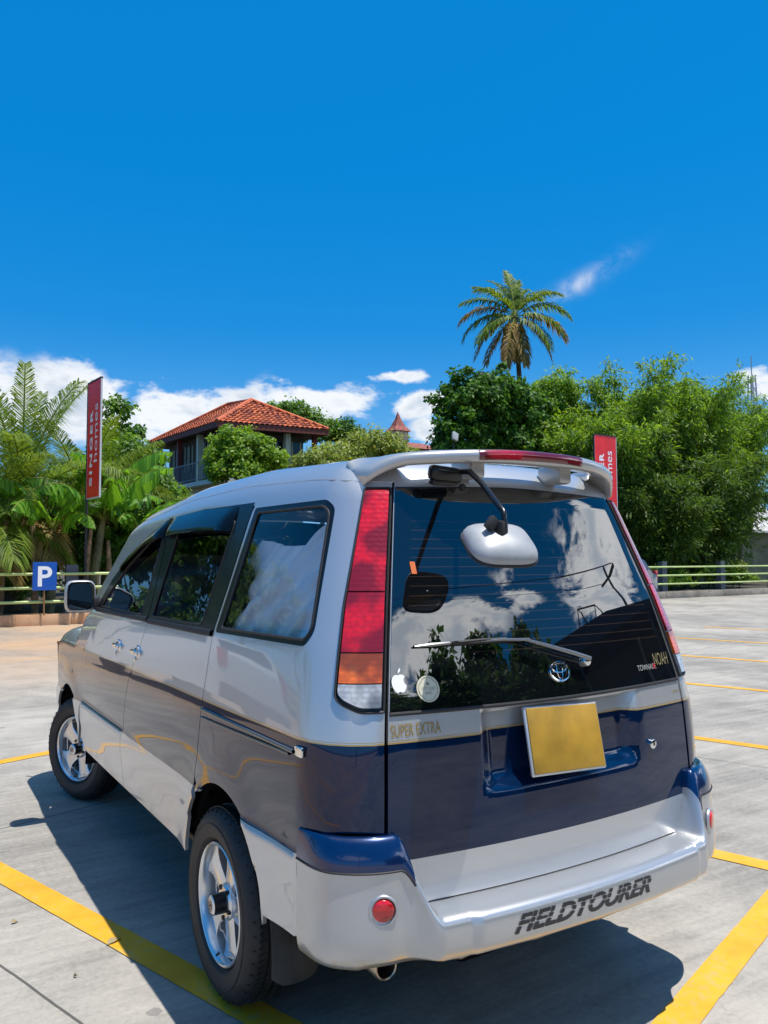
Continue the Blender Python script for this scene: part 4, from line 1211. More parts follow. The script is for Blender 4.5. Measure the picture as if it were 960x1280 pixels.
# ---- number plate (kept blank), lock, exhaust
PL=mat('plate_ochre',(.36,.205,.018),.45,varscale=6,var=.25); 
pc=Vector((-.010,-.868,.960)); Rp=Matrix.Rotation(math.radians(-14),3,'X')@Matrix.Rotation(math.radians(2.5),3,'Y')
def pbox(c,d,nm,m,par,bev=.004): 
    b=MB(); b.box(c,d,None,bev=bev); b.V=[tuple(Rp@Vector(v)+pc) for v in b.V]; return b.build(nm,m,par,True,50)
fr=pbox((0,0,0),(.318,.012,.212),'number_plate',mat('plate_frame_silver',(.55,.56,.58),.35,.6),gate,.005)
pbox((0,-.007,0),(.304,.006,.198),'plate_sheet',PL,fr,.002)
b=MB(); b.lathe([(.004,.0),(-.010,.0),(-.012,.010),(-.009,.0155),(.004,.017)],28,'Y',tuple(rp(.420,.885,.004)))
lk=b.build('tailgate_lock',CHROME,gate,True,50)
b=MB(); b.box(tuple(rp(.420,.885,.017)),(.002,.003,.010)); b.build('keyhole',BLACKM,lk)
b=MB(); b.lathe([(-.90,.030),(-.902,.034),(-.895,.037),(-.60,.037),(-.60,.033),(-.895,.0335)],32,'Y',(-.625,.13,.372)); b.build('exhaust_pipe',mat('exhaust_steel',(.42,.36,.27),.3,.9,varscale=20,var=.3),van,True,50)
b=MB(); b.lathe([(-.86,0),(-.86,.033)],24,'Y',(-.625,.13,.372)); b.build('exhaust_bore',DARK,van)

# ---- front bumper and lamps
def ngrid(nm,u0,u1,z0,z1,off,m,par,nu_=24,nz_=10,bul=.0):
    V=[];F_=[]; 
    for u in np.linspace(u0,u1,nu_):
        for j,z in enumerate(np.linspace(z0,z1,nz_)):
            t=j/(nz_-1); P=wall(np.array([u]),np.array([z])); g=grad(P[:,0],P[:,1],P[:,2]); e=math.sin(min(max(t,0),1)*pi)**.4
            V.append(tuple((P+g*(off+bul*e))[0]))
    for i in range(nu_-1):
        for j in range(nz_-1): F_.append((i*nz_+j,(i+1)*nz_+j,(i+1)*nz_+j+1,i*nz_+j+1))
    out=[]
    for sx in (1,-1):
        b=MB(); b.add([(v[0]*sx,v[1],v[2]) for v in V],F_); out.append(b.build(nm,m,par,True,60))
    return out
ngrid('front_bumper',3.06,UF+.0,.32,.60,.004,BUMP,van,40,12,.055)
ngrid('headlight',3.05,3.42,.70,.86,.002,CLEAR,van,16,8,.012)
ngrid('grille',3.44,UF,.72,.84,.002,BLACKG,van,8,6,.008)
b=MB(); b.tube([(-.80,3.30,.62),(-.81,3.32,.95)],.007,8); b.tube([(-.81,3.32,.95),(-.811,3.321,.965)],.010,8); b.build('corner_marker_pole',mat('pole_brown',(.25,.12,.04),.4),van,True)

# ---- what shows through the glass: seats, wheel, dashboard, silver sunshade
SEAT=mat('grey_seat_cloth',(.16,.165,.17),.9,varscale=30,var=.2)
for y in (.15,1.15,1.95):
    for x in (-.38,.38):
        b=MB(); b.box((x,y,.72),(.52,.50,.16),bev=.05); b.box((x,y-.27,1.02),(.50,.14,.56),Matrix.Rotation(.18,3,'X'),bev=.05); b.box((x,y-.34,1.38),(.26,.09,.16),Matrix.Rotation(.15,3,'X'),bev=.035); b.build('seat',SEAT,van,True,60)
b=MB(); b.box((0,2.45,1.02),(1.38,.36,.26),bev=.06); b.box((0,2.3,.55),(.3,.8,.25),bev=.03); b.build('dashboard',mat('dash_grey',(.05,.052,.055),.7),van,True,60)
b=MB(); R=Matrix.Rotation(.55,3,'X'); pts=[Vector((.38,2.12,1.12))+R@Vector((.19*math.cos(a),0,.19*math.sin(a))) for a in np.linspace(0,2*pi,40)]; b.tube(pts,.014,8,cap=False); b.tube([pts[0],pts[20]],.012,6); b.build('steering_wheel',BLACKM,van,True)
SH=mat('silver_sunshade',(.93,.94,.96),.38,.0,bumpscale=22,bumpstr=.4,bumpdist=.02)
def shade(y0,y1,zt,zb,xo):
    n,m2=64,44; V=[];F_=[]
    for i in range(n):
        y=y0+(y1-y0)*i/(n-1)
        for j in range(m2):
            t=j/(m2-1); top=zt(y); z=top+(zb-top)*t; w=np.interp(z,*WT)-.060-xo
            w-= (.012+.045*min(1.1,max(0,(z-1.0)/.7)))*np.clip((.55-y)/1.1,0,1.3)**2+.06*max(0,(-.35-y)/.18)**2
            w+= -.012+.026*math.sin(13*(y+.9*z)+2*math.sin(4*z+y*5))*(.15+.85*t)+.011*math.sin(33*(y+z*.9)+3*math.sin(9*z))+.007*math.sin(70*(y+.6*z)+2*math.sin(20*z))
            V.append((-w,y,z))
    for i in range(n-1):
        for j in range(m2-1): F_.append((i*m2+j,i*m2+j+1,(i+1)*m2+j+1,(i+1)*m2+j))
    b=MB(); b.add(V,F_); return b.build('sunshade',SH,van,True,180)
shade(-.53,.10,lambda y:1.600+.12*min(1,max(0,(-.30-y))/.2)+.02*math.sin(8*y),1.16,.0)
shade(.16,.82,lambda y:1.58-.42*max(0,(y-.18))/.42,1.14,.0)
b=MB()
b.box((0,.75,1.835),(1.05,1.9,.01))
b.build('roof_lining',mat('lining',(.25,.25,.25),.9),van)

# ================================================================== THE GROUND
def concrete():
    m=bpy.data.materials.new('weathered_concrete'); m.use_nodes=True; N=NT(m.node_tree); b=N.n['Principled BSDF']
    co=N.node('ShaderNodeTexCoord').outputs['Object']; sp=N.node('ShaderNodeSeparateXYZ'); N.l.new(co,sp.inputs[0]); x,y=sp.outputs[0],sp.outputs[1]
    s=N.m('ADD',N.m('MULTIPLY',x,.305),N.m('MULTIPLY',y,-.952)); t=N.m('ADD',N.m('MULTIPLY',x,.952),N.m('MULTIPLY',y,.305))
    big=N.noise(co,.35,5,.6,.4); mid=N.noise(co,2.2,7,.62,.3); fine=N.noise(co,38,6,.7)
    mp=N.node('ShaderNodeMapping'); mp.inputs['Rotation'].default_value=(0,0,.31); mp.inputs['Scale'].default_value=(.5,9,1); N.l.new(co,mp.inputs[0]); streak=N.noise(mp.outputs[0],1.6,6,.65,.5)
    v=N.m('ADD',N.m('ADD',N.m('MULTIPLY',big,.40),N.m('MULTIPLY',mid,.26)),N.m('ADD',N.m('MULTIPLY',streak,.22),N.m('MULTIPLY',fine,.22)))
    col=N.mix(N.sstep(v,.36,.72),(.150,.142,.128),(.425,.392,.338))
    # tan earth washed over the far left of the yard
    tm=N.m('MULTIPLY',N.m('MAXIMUM',N.sstep(y,5.5,13.0),N.sstep(x,-2.2,-4.0)),N.sstep(N.m('ADD',N.m('MULTIPLY',x,-1.0),N.m('MULTIPLY',mid,3.0)),-9.0,-2.0))
    col=N.mix(N.m('MULTIPLY',tm,N.sstep(N.m('ADD',N.m('MULTIPLY',streak,.5),N.m('MULTIPLY',big,.5)),.34,.66)),col,(.46,.27,.13))
    # dark spots and drips
    vo=N.node('ShaderNodeTexVoronoi'); vo.inputs['Scale'].default_value=1.7; N.l.new(co,vo.inputs['Vector'])
    spot=N.m('MULTIPLY',N.m('LESS_THAN',N.m('ADD',vo.outputs['Distance'],N.m('MULTIPLY',fine,.05)),.075),.55)
    col=N.mix(spot,col,(.13,.125,.12))
    stain=N.sstep(N.noise(co,.9,6,.7,1.2),.58,.74); col=N.mix(N.m('MULTIPLY',stain,.28),col,(.17,.155,.135))
    crk=N.node('ShaderNodeTexVoronoi',feature='DISTANCE_TO_EDGE'); crk.inputs['Scale'].default_value=.33; 
    dv=N.node('ShaderNodeVectorMath',operation='ADD'); N.l.new(co,dv.inputs[0]); nv=N.node('ShaderNodeTexNoise'); nv.inputs['Scale'].default_value=1.5; nv.inputs['Detail'].default_value=6; N.l.new(co,nv.inputs['Vector']); N.l.new(nv.outputs['Color'],dv.inputs[1]); N.l.new(dv.outputs[0],crk.inputs['Vector'])
    ck=N.m('MULTIPLY',N.m('LESS_THAN',crk.outputs['Distance'],.0007),.16); col=N.mix(ck,col,(.09,.085,.08))
    # sawn joints between the slabs, on the grid of the parking bays
    def line(c,o,per,w):
        f=N.m('FRACT',N.m('ADD',N.m('DIVIDE',N.m('SUBTRACT',c,o),per),.5)); return N.m('LESS_THAN',N.m('MULTIPLY',N.m('ABSOLUTE',N.m('SUBTRACT',f,.5)),per),w)
    wob=N.m('MULTIPLY',N.m('SUBTRACT',N.noise(co,3,3),.5),.012)
    j=N.m('MAXIMUM',line(N.m('ADD',t,wob),-1.18,4.90,.0055),line(N.m('ADD',s,wob),-2.64,4.9,.0055))
    col=N.mix(N.m('MULTIPLY',j,.85),col,(.05,.048,.045))
    N.l.new(col,b.inputs['Base Color']); b.inputs['Roughness'].default_value=.82; b.inputs['Specular IOR Level'].default_value=.3
    h=N.m('SUBTRACT',N.m('ADD',N.m('MULTIPLY',fine,.5),N.m('MULTIPLY',mid,.6)),N.m('MULTIPLY',j,1.5))
    N.l.new(N.bump(h,.35,.006),b.inputs['Normal']); return m
CONC=concrete()
def sheet(nm,x0,x1,y0,y1,z,m,kind='structure'):
    b=MB(); b.add([(x0,y0,z),(x1,y0,z),(x1,y1,z),(x0,y1,z)],[(0,1,2,3)]); return tag(b.build(nm,m),kind=kind)
sheet('ground',-1500,1500,-1500,1500,-.02,mat('soil',(.075,.062,.035),.95,varscale=.5,var=.4))
sheet('parking_lot',-60,62,-45,18.0,0,CONC)
sheet('planting_bed',-60,70,18.30,48,.22,mat('leaf_litter',(.045,.034,.018),.95,varscale=1.5,var=.6))
def yellow():
    m=bpy.data.materials.new('worn_yellow_road_paint'); m.use_nodes=True; N=NT(m.node_tree); b=N.n['Principled BSDF']
    co=N.node('ShaderNodeTexCoord').outputs['Object']; f=N.noise(co,26,7,.7); g=N.noise(co,3,4,.6)
    col=N.mix(N.sstep(g,.3,.7),(.60,.28,.008),(.74,.38,.015))
    w=N.sstep(N.m('ADD',N.m('MULTIPLY',f,.7),N.m('MULTIPLY',g,.3)),.50,.66)
    N.l.new(N.mix(N.m('MULTIPLY',w,.55),col,(.42,.33,.17)),b.inputs['Base Color']); b.inputs['Roughness'].default_value=.65
    N.l.new(N.bump(f,.3,.003),b.inputs['Normal']); return m
YEL=yellow()
E1=np.array([.305,-.952]); E2=np.array([.952,.305]); E1/=np.linalg.norm(E1); E2/=np.linalg.norm(E2)
def bay(s0,t0,s1,t1,w,z=.004,nm='bay_line'):
    a=E1*s0+E2*t0; c=E1*s1+E2*t1; d=(c-a)/np.linalg.norm(c-a); n=np.array([-d[1],d[0]])*w/2; k=max(2,int(np.linalg.norm(c-a)/.05)); V=[];F_=[]
    for i in range(k+1):
        p=a+(c-a)*i/k; e1=1+rng.normal(0,.012); e2=1+rng.normal(0,.012)
        V+=[(*(p-n*e1),z),(*(p+n*e2),z)]
    for i in range(k): F_.append((2*i,2*i+1,2*i+3,2*i+2))
    b=MB(); b.add(V,F_); return tag(b.build(nm,YEL),kind='structure')
bay(-4.12,-.775,.965,-.775,.125)
bay(1.025,-.84,1.025,30,.125)
bay(-4.12,1.715,.960,1.715,.125)
for t in (4.38,7.36,10.2,13.0,15.9): bay(-4.12,t,.96,t,.125)
bay(-4.185,-14,-4.185,4.5,.120)
for t in (-3.5,-6.3,-9.1): bay(-4.12,t,.96,t,.125)
# dry leaves blown on the slab
LF=mat('dry_leaf',(.30,.24,.12),.7)
for (px,py,rz,l,g) in ((-1.045,.62,.5,.075,'a'),(-1.23,.42,2.2,.020,'a'),(-1.36,1.02,.3,.03,'a'),(1.05,.04,1.1,.035,'a'),(1.75,.95,.4,.05,'a')):
    V=[];n=8
    for i in range(n):
        t=i/(n-1); w=.20*math.sin(pi*t)**.8; V+=[((t-.5)*l,-w*l,.006+.012*t*(1-t)*4*l*6),((t-.5)*l,0,.005+.003*math.sin(t*6)),((t-.5)*l,w*l,.008+.010*math.sin(t*4))]
    F_=[(3*i+j,3*i+j+1,3*i+4+j,3*i+3+j) for i in range(n-1) for j in (0,1)]
    b=MB(); b.add(V,F_); o=b.build('fallen_leaf',LF,None,True,180,loc=(px,py,.0)); o.rotation_euler=(0,0,rz)
    tag(o,'small curled dry leaf lying on the sunlit concrete','leaf','dry leaves on the concrete')

# ---- kerb (painted upstand under the fence)
def kerbmat():
    m=bpy.data.materials.new('kerb_painted'); m.use_nodes=True; N=NT(m.node_tree); b=N.n['Principled BSDF']
    co=N.node('ShaderNodeTexCoord').outputs['Object']; sp=N.node('ShaderNodeSeparateXYZ'); N.l.new(co,sp.inputs[0])
    f=N.noise(co,1.6,7,.65,.4); g=N.noise(co,14,5,.7)
    a=N.mix(N.sstep(f,.3,.7),(.50,.26,.13),(.62,.40,.24)); c=N.mix(N.sstep(f,.3,.7),(.20,.175,.14),(.36,.32,.26))
    col=N.mix(N.sstep(sp.outputs[0],8,14),a,c); col=N.mix(N.m('MULTIPLY',N.sstep(g,.55,.75),.5),col,(.10,.075,.05))
    N.l.new(col,b.inputs['Base Color']); b.inputs['Roughness'].default_value=.85; N.l.new(N.bump(g,.4,.01),b.inputs['Normal']); return m
KM=kerbmat()
b=MB(); 
for i in range(-14,18):
    b.box((i*3.695+.18,18.16,.125),(3.688,.32,.29),bev=.015)
k_=b.build('kerb',KM,None,True,40); tag(k_,kind='structure')

# ---- fence: dark posts and three pale green rails
RAIL=mat('rail_pale_green',(.42,.52,.20),.45,varscale=3,var=.15); POST=mat('post_slate',(.06,.072,.092),.7,varscale=3,var=.2,bumpscale=30,bumpstr=.2)
fence=empty('railing_fence',(0,18.12,.27)); tag(fence,'low fence of slate posts and three pale green rails along the kerb behind the yard','fence')
def fpart(b,nm,m): o=b.build(nm,m,fence,True,40); o.location=(0,-18.12,-.27); return o
for i in range(-14,18):
    x=2.03+i*3.695; b=MB()
    b.add([(x-.15,18.02,.26),(x+.15,18.02,.26),(x+.15,18.30,.26),(x-.15,18.30,.26),(x-.15,18.02,1.46),(x+.13,18.02,1.46),(x+.13,18.20,1.46),(x-.15,18.20,1.46)],[(0,3,2,1),(4,5,6,7),(0,1,5,4),(1,2,6,5),(2,3,7,6),(3,0,4,7)]); fpart(b,'post',POST)
for z in (1.24,.905,.57):
    b=MB(); b.tube([(-50,18.0,z),(60,18.0,z)],.036,10); fpart(b,'rail',RAIL)

# ---- signs
SIGNB=mat('sign_blue',(.004,.085,.42),.35,coat=.4); SW=mat('sign_white',(.80,.82,.85),.4)
ps=empty('parking_sign',(1.37,17.90,.3)); tag(ps,'square blue parking sign with a white letter P fixed to the fence','sign')
b=MB(); b.box((0,0,.89),(.545,.015,.68),bev=.004); b.build('sign_plate',SIGNB,ps)
V,Fc=text_uv('P',1,0,1,.02); Q=fit_text(V,-.155,.165,.645,1.13); b=MB(); b.add([(q[0],-.0105,q[1]) for q in Q],Fc); b.build('letter',SW,ps)
b=MB(); b.tube([(0,.03,-.05),(0,.03,1.1)],.02,8); b.build('pole',mat('pole_brown'),ps)
REDB=mat('banner_red',(.74,.008,.012),.45,varscale=1.2,var=.12); BK=mat('banner_frame',(.012,.012,.014),.5); GREYF=mat('banner_edge',(.50,.50,.52),.4)
def banner(loc,rz,w,h,z0,label,tilt=0):
    r=empty('banner_sign',loc,rz); tag(r,label,'banner sign','red vertical banner signs on poles')
    b=MB(); b.box((0,0,z0+h/2),(w,.03,h)); b.build('panel',REDB,r)
    b=MB(); 
    for sx in (-1,1): b.box((sx*(w/2+.012),0,z0+h/2),(.03,.04,h))
    b.box((0,0,z0-.012),(w+.05,.04,.03)); b.build('frame',GREYF,r)
    b=MB(); b.box((0,0,z0+h+.018),(w+.06,.06,.04)); b.build('top_bar',BK,r)
    for s_,x0,x1,za,zb,bo in (('SINGER',-.30*w,-.08*w,.10*h,.76*h,.035),('homes',.02*w,.30*w,.30*h,.80*h,.0)):
        V,Fc=text_uv(s_,1,0,1.25 if s_=='SINGER' else 1.0,bo); Q=fit_text(V,0,1,0,1)
        # read upwards: text x -> z, text y -> -x
        P=[(x1-q[1]*(x1-x0),-.0175,z0+za+q[0]*(zb-za)) for q in Q]; b=MB(); b.add(P,Fc); b.build('lettering',SW,r)
    b=MB(); b.tube([(-w/2-.03,.0,0),(-w/2-.03,.0,z0+h)],.035,10); b.build('pole',BK,r)
    return r
banner((2.40,17.62,.0),math.atan2(-.93,.105),.92,2.90,3.12,'tall narrow red banner sign seen nearly edge-on above the banana leaves')
banner((21.55,18.55,.2),math.radians(2),1.22,2.86,3.26,'red banner sign facing the yard beyond the right side of the roof spoiler')

# ---- floodlight on a thin pole
fl=empty('floodlight',(16.09,21.0,.22)); tag(fl,'small grey floodlight head on a pole beside the dark round tree','light')
b=MB(); b.tube([(0,0,0),(0,0,5.72)],.035,8); b.build('pole',BK,fl)
b=MB(); b.box((.02,-.06,5.97),(.26,.10,.34),Matrix.Rotation(.35,3,'Y')@Matrix.Rotation(-.3,3,'X'),bev=.02); b.build('lamp_head',mat('lamp_grey',(.30,.31,.31),.4),fl,True)

# ================================================================== FOLIAGE
def unit(v): return v/(np.linalg.norm(v,axis=-1,keepdims=True)+1e-9)
def leafquads(C,A,Nn,L,Wd):
    A=unit(A); B=unit(np.cross(Nn,A)); L=L[:,None]; Wd=Wd[:,None]; Nn=np.cross(A,B)
    v0=C; v1=C+A*L*.42+B*Wd-Nn*L*.04; v2=C+A*L-Nn*L*.16; v3=C+A*L*.42-B*Wd-Nn*L*.04
    V=np.stack([v0,v1,v2,v3],1).reshape(-1,3); F_=np.arange(len(V)).reshape(-1,4); return V,F_
def clumpcloud(ells,nclump,nleaf,rc,leaf,aspect,up=.35,droop=.2,shell=.62,seed=1):
    r=np.random.default_rng(seed); Cs=[];Ns=[]
    vol=np.array([e[3]*e[4]*e[5] for e in ells])**.67; cnt=np.maximum(1,(nclump*vol/vol.sum()).astype(int))
    for e,c in zip(ells,cnt):
        d=unit(r.normal(size=(c,3))); d[:,2]=np.where(d[:,2]<-.35,-d[:,2]*.6,d[:,2]); rad=(shell+(1-shell)*r.random(c))**1*(1+.10*r.normal(size=c))
        cc=np.array(e[:3])+d*np.array(e[3:6])*rad[:,None]; rr=rc*(.55+.9*r.random(c))
        off=r.normal(size=(c,nleaf,3)); off=unit(off)*(r.random((c,nleaf,1))**.45)*rr[:,None,None]; off[...,2]*=.7
        P=(cc[:,None]+off).reshape(-1,3); nn=(unit(off)*.6+d[:,None]*.5).reshape(-1,3); Cs.append(P); Ns.append(nn)
    C=np.concatenate(Cs); Nn=np.concatenate(Ns); n=len(C)
    out=unit(Nn+np.array([0,0,up])+r.normal(size=(n,3))*.45); A=unit(np.cross(out,r.normal(size=(n,3)))+np.array([0,0,-droop])+Nn*.35)
    L=leaf*(.6+.8*r.random(n)); return leafquads(C,A,out,L,L*aspect)
def trunk(b,base,top,r0,r1,limbs=6,seed=0,spread=1.5,lim_h=.5):
    r=random.Random(seed); base=Vector(base); top=Vector(top); pts=[base.lerp(top,t)+Vector((r.uniform(-1,1),r.uniform(-1,1),0))*.08*(t>0) for t in (0,.25,.5,.75,1)]
    b.tube(pts,[r0+(r1-r0)*t for t in (0,.25,.5,.75,1)],9)
    for k in range(limbs):
        t=lim_h+(1-lim_h)*k/limbs; s=base.lerp(top,t); a=k*2.4+r.uniform(-.4,.4); e=s+Vector((math.cos(a)*spread,math.sin(a)*spread,spread*r.uniform(.5,1.1)))
        m_=s.lerp(e,.5)+Vector((0,0,-.08*spread)); rr=(r0+(r1-r0)*t)*.55; b.tube([s,m_,e],[rr,rr*.7,rr*.3],6)
BARK=mat('bark_grey',(.10,.08,.058),.9,varscale=6,var=.4,bumpscale=12,bumpstr=.5,bumpdist=.03)
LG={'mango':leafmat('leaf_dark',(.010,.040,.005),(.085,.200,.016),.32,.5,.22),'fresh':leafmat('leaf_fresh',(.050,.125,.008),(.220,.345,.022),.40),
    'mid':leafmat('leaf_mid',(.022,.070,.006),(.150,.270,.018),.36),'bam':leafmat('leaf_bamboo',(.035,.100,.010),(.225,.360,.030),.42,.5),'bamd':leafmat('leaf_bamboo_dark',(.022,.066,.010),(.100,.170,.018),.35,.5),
    'palm':leafmat('leaf_palm',(.022,.065,.008),(.200,.280,.035),.33,.5,.18),'dry':leafmat('leaf_dry_palm',(.16,.10,.03),(.34,.24,.065),.25,.6),'ban':leafmat('leaf_banana',(.030,.115,.010),(.170,.350,.030),.42,.45,.3),
    'pale':leafmat('leaf_pale',(.110,.165,.030),(.28,.33,.065),.38)}
def tree(name,label,cat,base,H,ells,nclump,nleaf,rc,leaf,asp,lm,group=None,tr=.16,seed=1,limbs=7,**kw):
    r=empty(name,base); tag(r,label,cat,group)
    e2=[(e[0]-base[0],e[1]-base[1],e[2]-base[2],e[3],e[4],e[5]) for e in ells]
    V,F_=clumpcloud(e2,nclump,nleaf,rc,leaf,asp,seed=seed,**kw); arr('crown',V,F_,LG[lm],r)
    c=np.mean([e[:3] for e in e2],0); b=MB(); trunk(b,(0,0,-.1),(c[0],c[1],max(c[2],H*.5)),tr,tr*.35,limbs,seed,max(.6,np.mean([e[3] for e in e2])*.8)); b.build('trunk',BARK,r,True,60)
    return r
def frond(r,base,azim,elev,L,droop,nl=38,wl=.55,lw=.028,hang=.5,twist=0.):
    """returns leaflet verts/faces and rachis points"""
    m=14; pts=[]; p=np.array(base,float); e=elev
    for i in range(m):
        pts.append(p.copy()); t=i/(m-1); e=elev-droop*(t**1.25); d=np.array([math.cos(e)*math.cos(azim),math.cos(e)*math.sin(azim),math.sin(e)]); p=p+d*L/(m-1)
    pts=np.array(pts); tg=unit(np.gradient(pts,axis=0)); V=[];F_=[]; sd=np.array([-math.sin(azim),math.cos(azim),0.])
    for k in range(nl):
        t=.14+.86*(k+.5)/nl; f=t*(m-1); i=min(int(f),m-2); q=pts[i]+(pts[i+1]-pts[i])*(f-i); T_=tg[i]; U=unit(np.cross(T_,sd)[None])[0]
        if U[2]<0: U=-U
        ll=wl*math.sin(pi*(.12+.80*t))**.7*(.9+.2*r.random()); 
        for s_ in (-1,1):
            j=r.normal(0,.10,3); d=unit((sd*s_*(.85-.25*t)+T_*(.45+.35*t)+U*.22+j)[None])[0]; dn=np.array([0,0,-1.])
            a0=q; a1=q+d*ll*.5+dn*ll*.10*hang; a2=q+d*ll*.85+dn*ll*.55*hang; w=np.cross(d,U); w=unit(w[None])[0]*lw
            n=len(V); V+=[a0-w*.5,a0+w*.5,a1+w,a1-w,a2]; F_+=[(n,n+1,n+2,n+3),(n+3,n+2,n+4,n+4)]
    return V,F_,pts
def palm(name,label,base,trunk_top,fronds,mats,cat='palm tree',group=None,tr=.14,seed=3,nuts=False):
    r=np.random.default_rng(seed); root=empty(name,base); tag(root,label,cat,group); B=np.array(base)
    tt=np.array(trunk_top)-B; b=MB(); n=12
    b.tube([tuple(tt*(i/n)+np.array([math.sin(i/n*pi)*.15*tt[2]/8,0,0])) for i in range(n+1)],[tr*(1.25-.45*i/n)*(1+.06*(i%2)) for i in range(n+1)],10); b.build('trunk',BARK,root,True,60)
    for (az_,el_,L,dr,mt,kw) in fronds:
        V,F_,pts=frond(r,tt,az_,el_,L,dr,**kw); V=np.array(V); F_=[tuple(dict.fromkeys(f)) for f in F_]
        mb=MB(); mb.V=[tuple(v) for v in V]; mb.F=F_; mb.M=[0]*len(F_); mb.tube([tuple(p) for p in pts],[.035*L/4*(1-.8*i/13)+.004 for i in range(14)],5,mi=1)
        me=bpy.data.meshes.new('frond'); me.from_pydata(mb.V,[],mb.F); me.materials.append(LG[mt]); me.materials.append(LG['pale']); me.polygons.foreach_set('material_index',mb.M); me.update(); link(bpy.data.objects.new('frond',me),root)
    return root
R_=np.random.default_rng(11)
def ring(n,el0,el1,L,dr,mt,ph=0.,**kw):
    return [(2*pi*i/n+ph+R_.normal(0,.12),el0+(el1-el0)*R_.random(),L*(.88+.24*R_.random()),dr*(.85+.3*R_.random()),mt,kw) for i in range(n)]
CA=lambda k: math.radians(k)-.5587   # bearing counted from the right of the view
# tall coconut palm against the sky
palm('coconut_palm','tall coconut palm with drooping old fronds standing against the open sky',(31.2,34,.2),(30.75,34,16.65),
     [(CA(k),e,L*.93,d,mt,dict(wl=w_,lw=.045,hang=h_,nl=58)) for (k,e,L,d,mt,w_,h_) in (
      (100,1.40,4.3,.7,'palm',.85,.5),(75,1.3,4.2,.9,'palm',.85,.5),(125,1.25,4.3,.9,'palm',.85,.6),(45,1.0,4.1,1.2,'palm',.9,.8),(160,.85,4.2,1.3,'palm',.9,.9),(215,-.2,4.2,1.0,'palm',.95,1.1),(-50,-.35,4.1,1.0,'palm',.95,1.1),(-120,-1.0,4.0,.5,'dry',.85,.9),(205,-.75,4.2,.6,'dry',.9,1.0),(60,1.2,3.9,1.1,'palm',.85,.6),(150,1.1,4.1,1.0,'palm',.85,.8),(25,1.15,3.8,1.3,'palm',.9,.8),(-20,.95,3.6,1.5,'palm',.9,.9),(200,1.05,3.6,1.5,'palm',.9,.9),
      (-8,.62,4.1,1.7,'palm',.95,1.1),(176,.55,4.1,1.6,'dry',.95,1.1),(12,.25,4.3,1.5,'dry',.95,1.2),(186,.15,4.3,1.5,'palm',.95,1.2),(-35,.05,4.0,1.3,'palm',.9,1.2),
      (192,-.45,4.2,.9,'dry',.9,1.0),(-14,-.60,4.0,.8,'dry',.9,1.0),(240,-.95,3.7,.5,'dry',.85,.9),(-70,-1.05,3.9,.4,'dry',.8,.8),(-95,-1.2,3.4,.2,'dry',.8,.7),(120,.4,3.6,1.4,'palm',.9,1.0),(80,.1,3.6,1.5,'palm',.9,1.0))],None,tr=.17)
# low coconut palms by the fence on the left
kw=dict(wl=1.0,lw=.013,hang=.9,nl=130)
palm('coconut_palm','young coconut palm with upright fronds reaching into the clouds at the left edge',(1.05,21.2,.2),(1.25,21.2,2.9),
     ring(7,1.25,1.50,4.4,.75,'palm',.2,**kw)+ring(8,.75,1.05,3.9,1.3,'palm',.5,**kw)+ring(7,.2,.55,3.2,1.5,'palm',.1,**kw)+ring(4,-.2,.1,2.6,1.3,'dry',.3,**kw),None,tr=.22,seed=5)
palm('coconut_palm','yellowish coconut palm behind the edge-on red banner, fronds spreading right',(3.3,23.0,.2),(3.3,23.0,2.9),
     ring(6,1.1,1.4,3.7,1.0,'palm',.6,**kw)+ring(8,.5,.9,3.4,1.5,'palm',.2,**kw)+ring(5,-.1,.3,2.8,1.4,'dry',.7,**kw),None,tr=.2,seed=6)
palm('coconut_palm','low coconut palm at the far left whose drooping fronds hang over the fence',(-.2,20.3,.2),(-.1,20.3,2.2),
     ring(6,.9,1.3,3.2,1.2,'palm',.0,**kw)+ring(8,.3,.7,3.0,1.5,'palm',.4,**kw)+ring(4,-.2,.2,2.4,1.5,'dry',.4,**kw),None,tr=.18,seed=8)
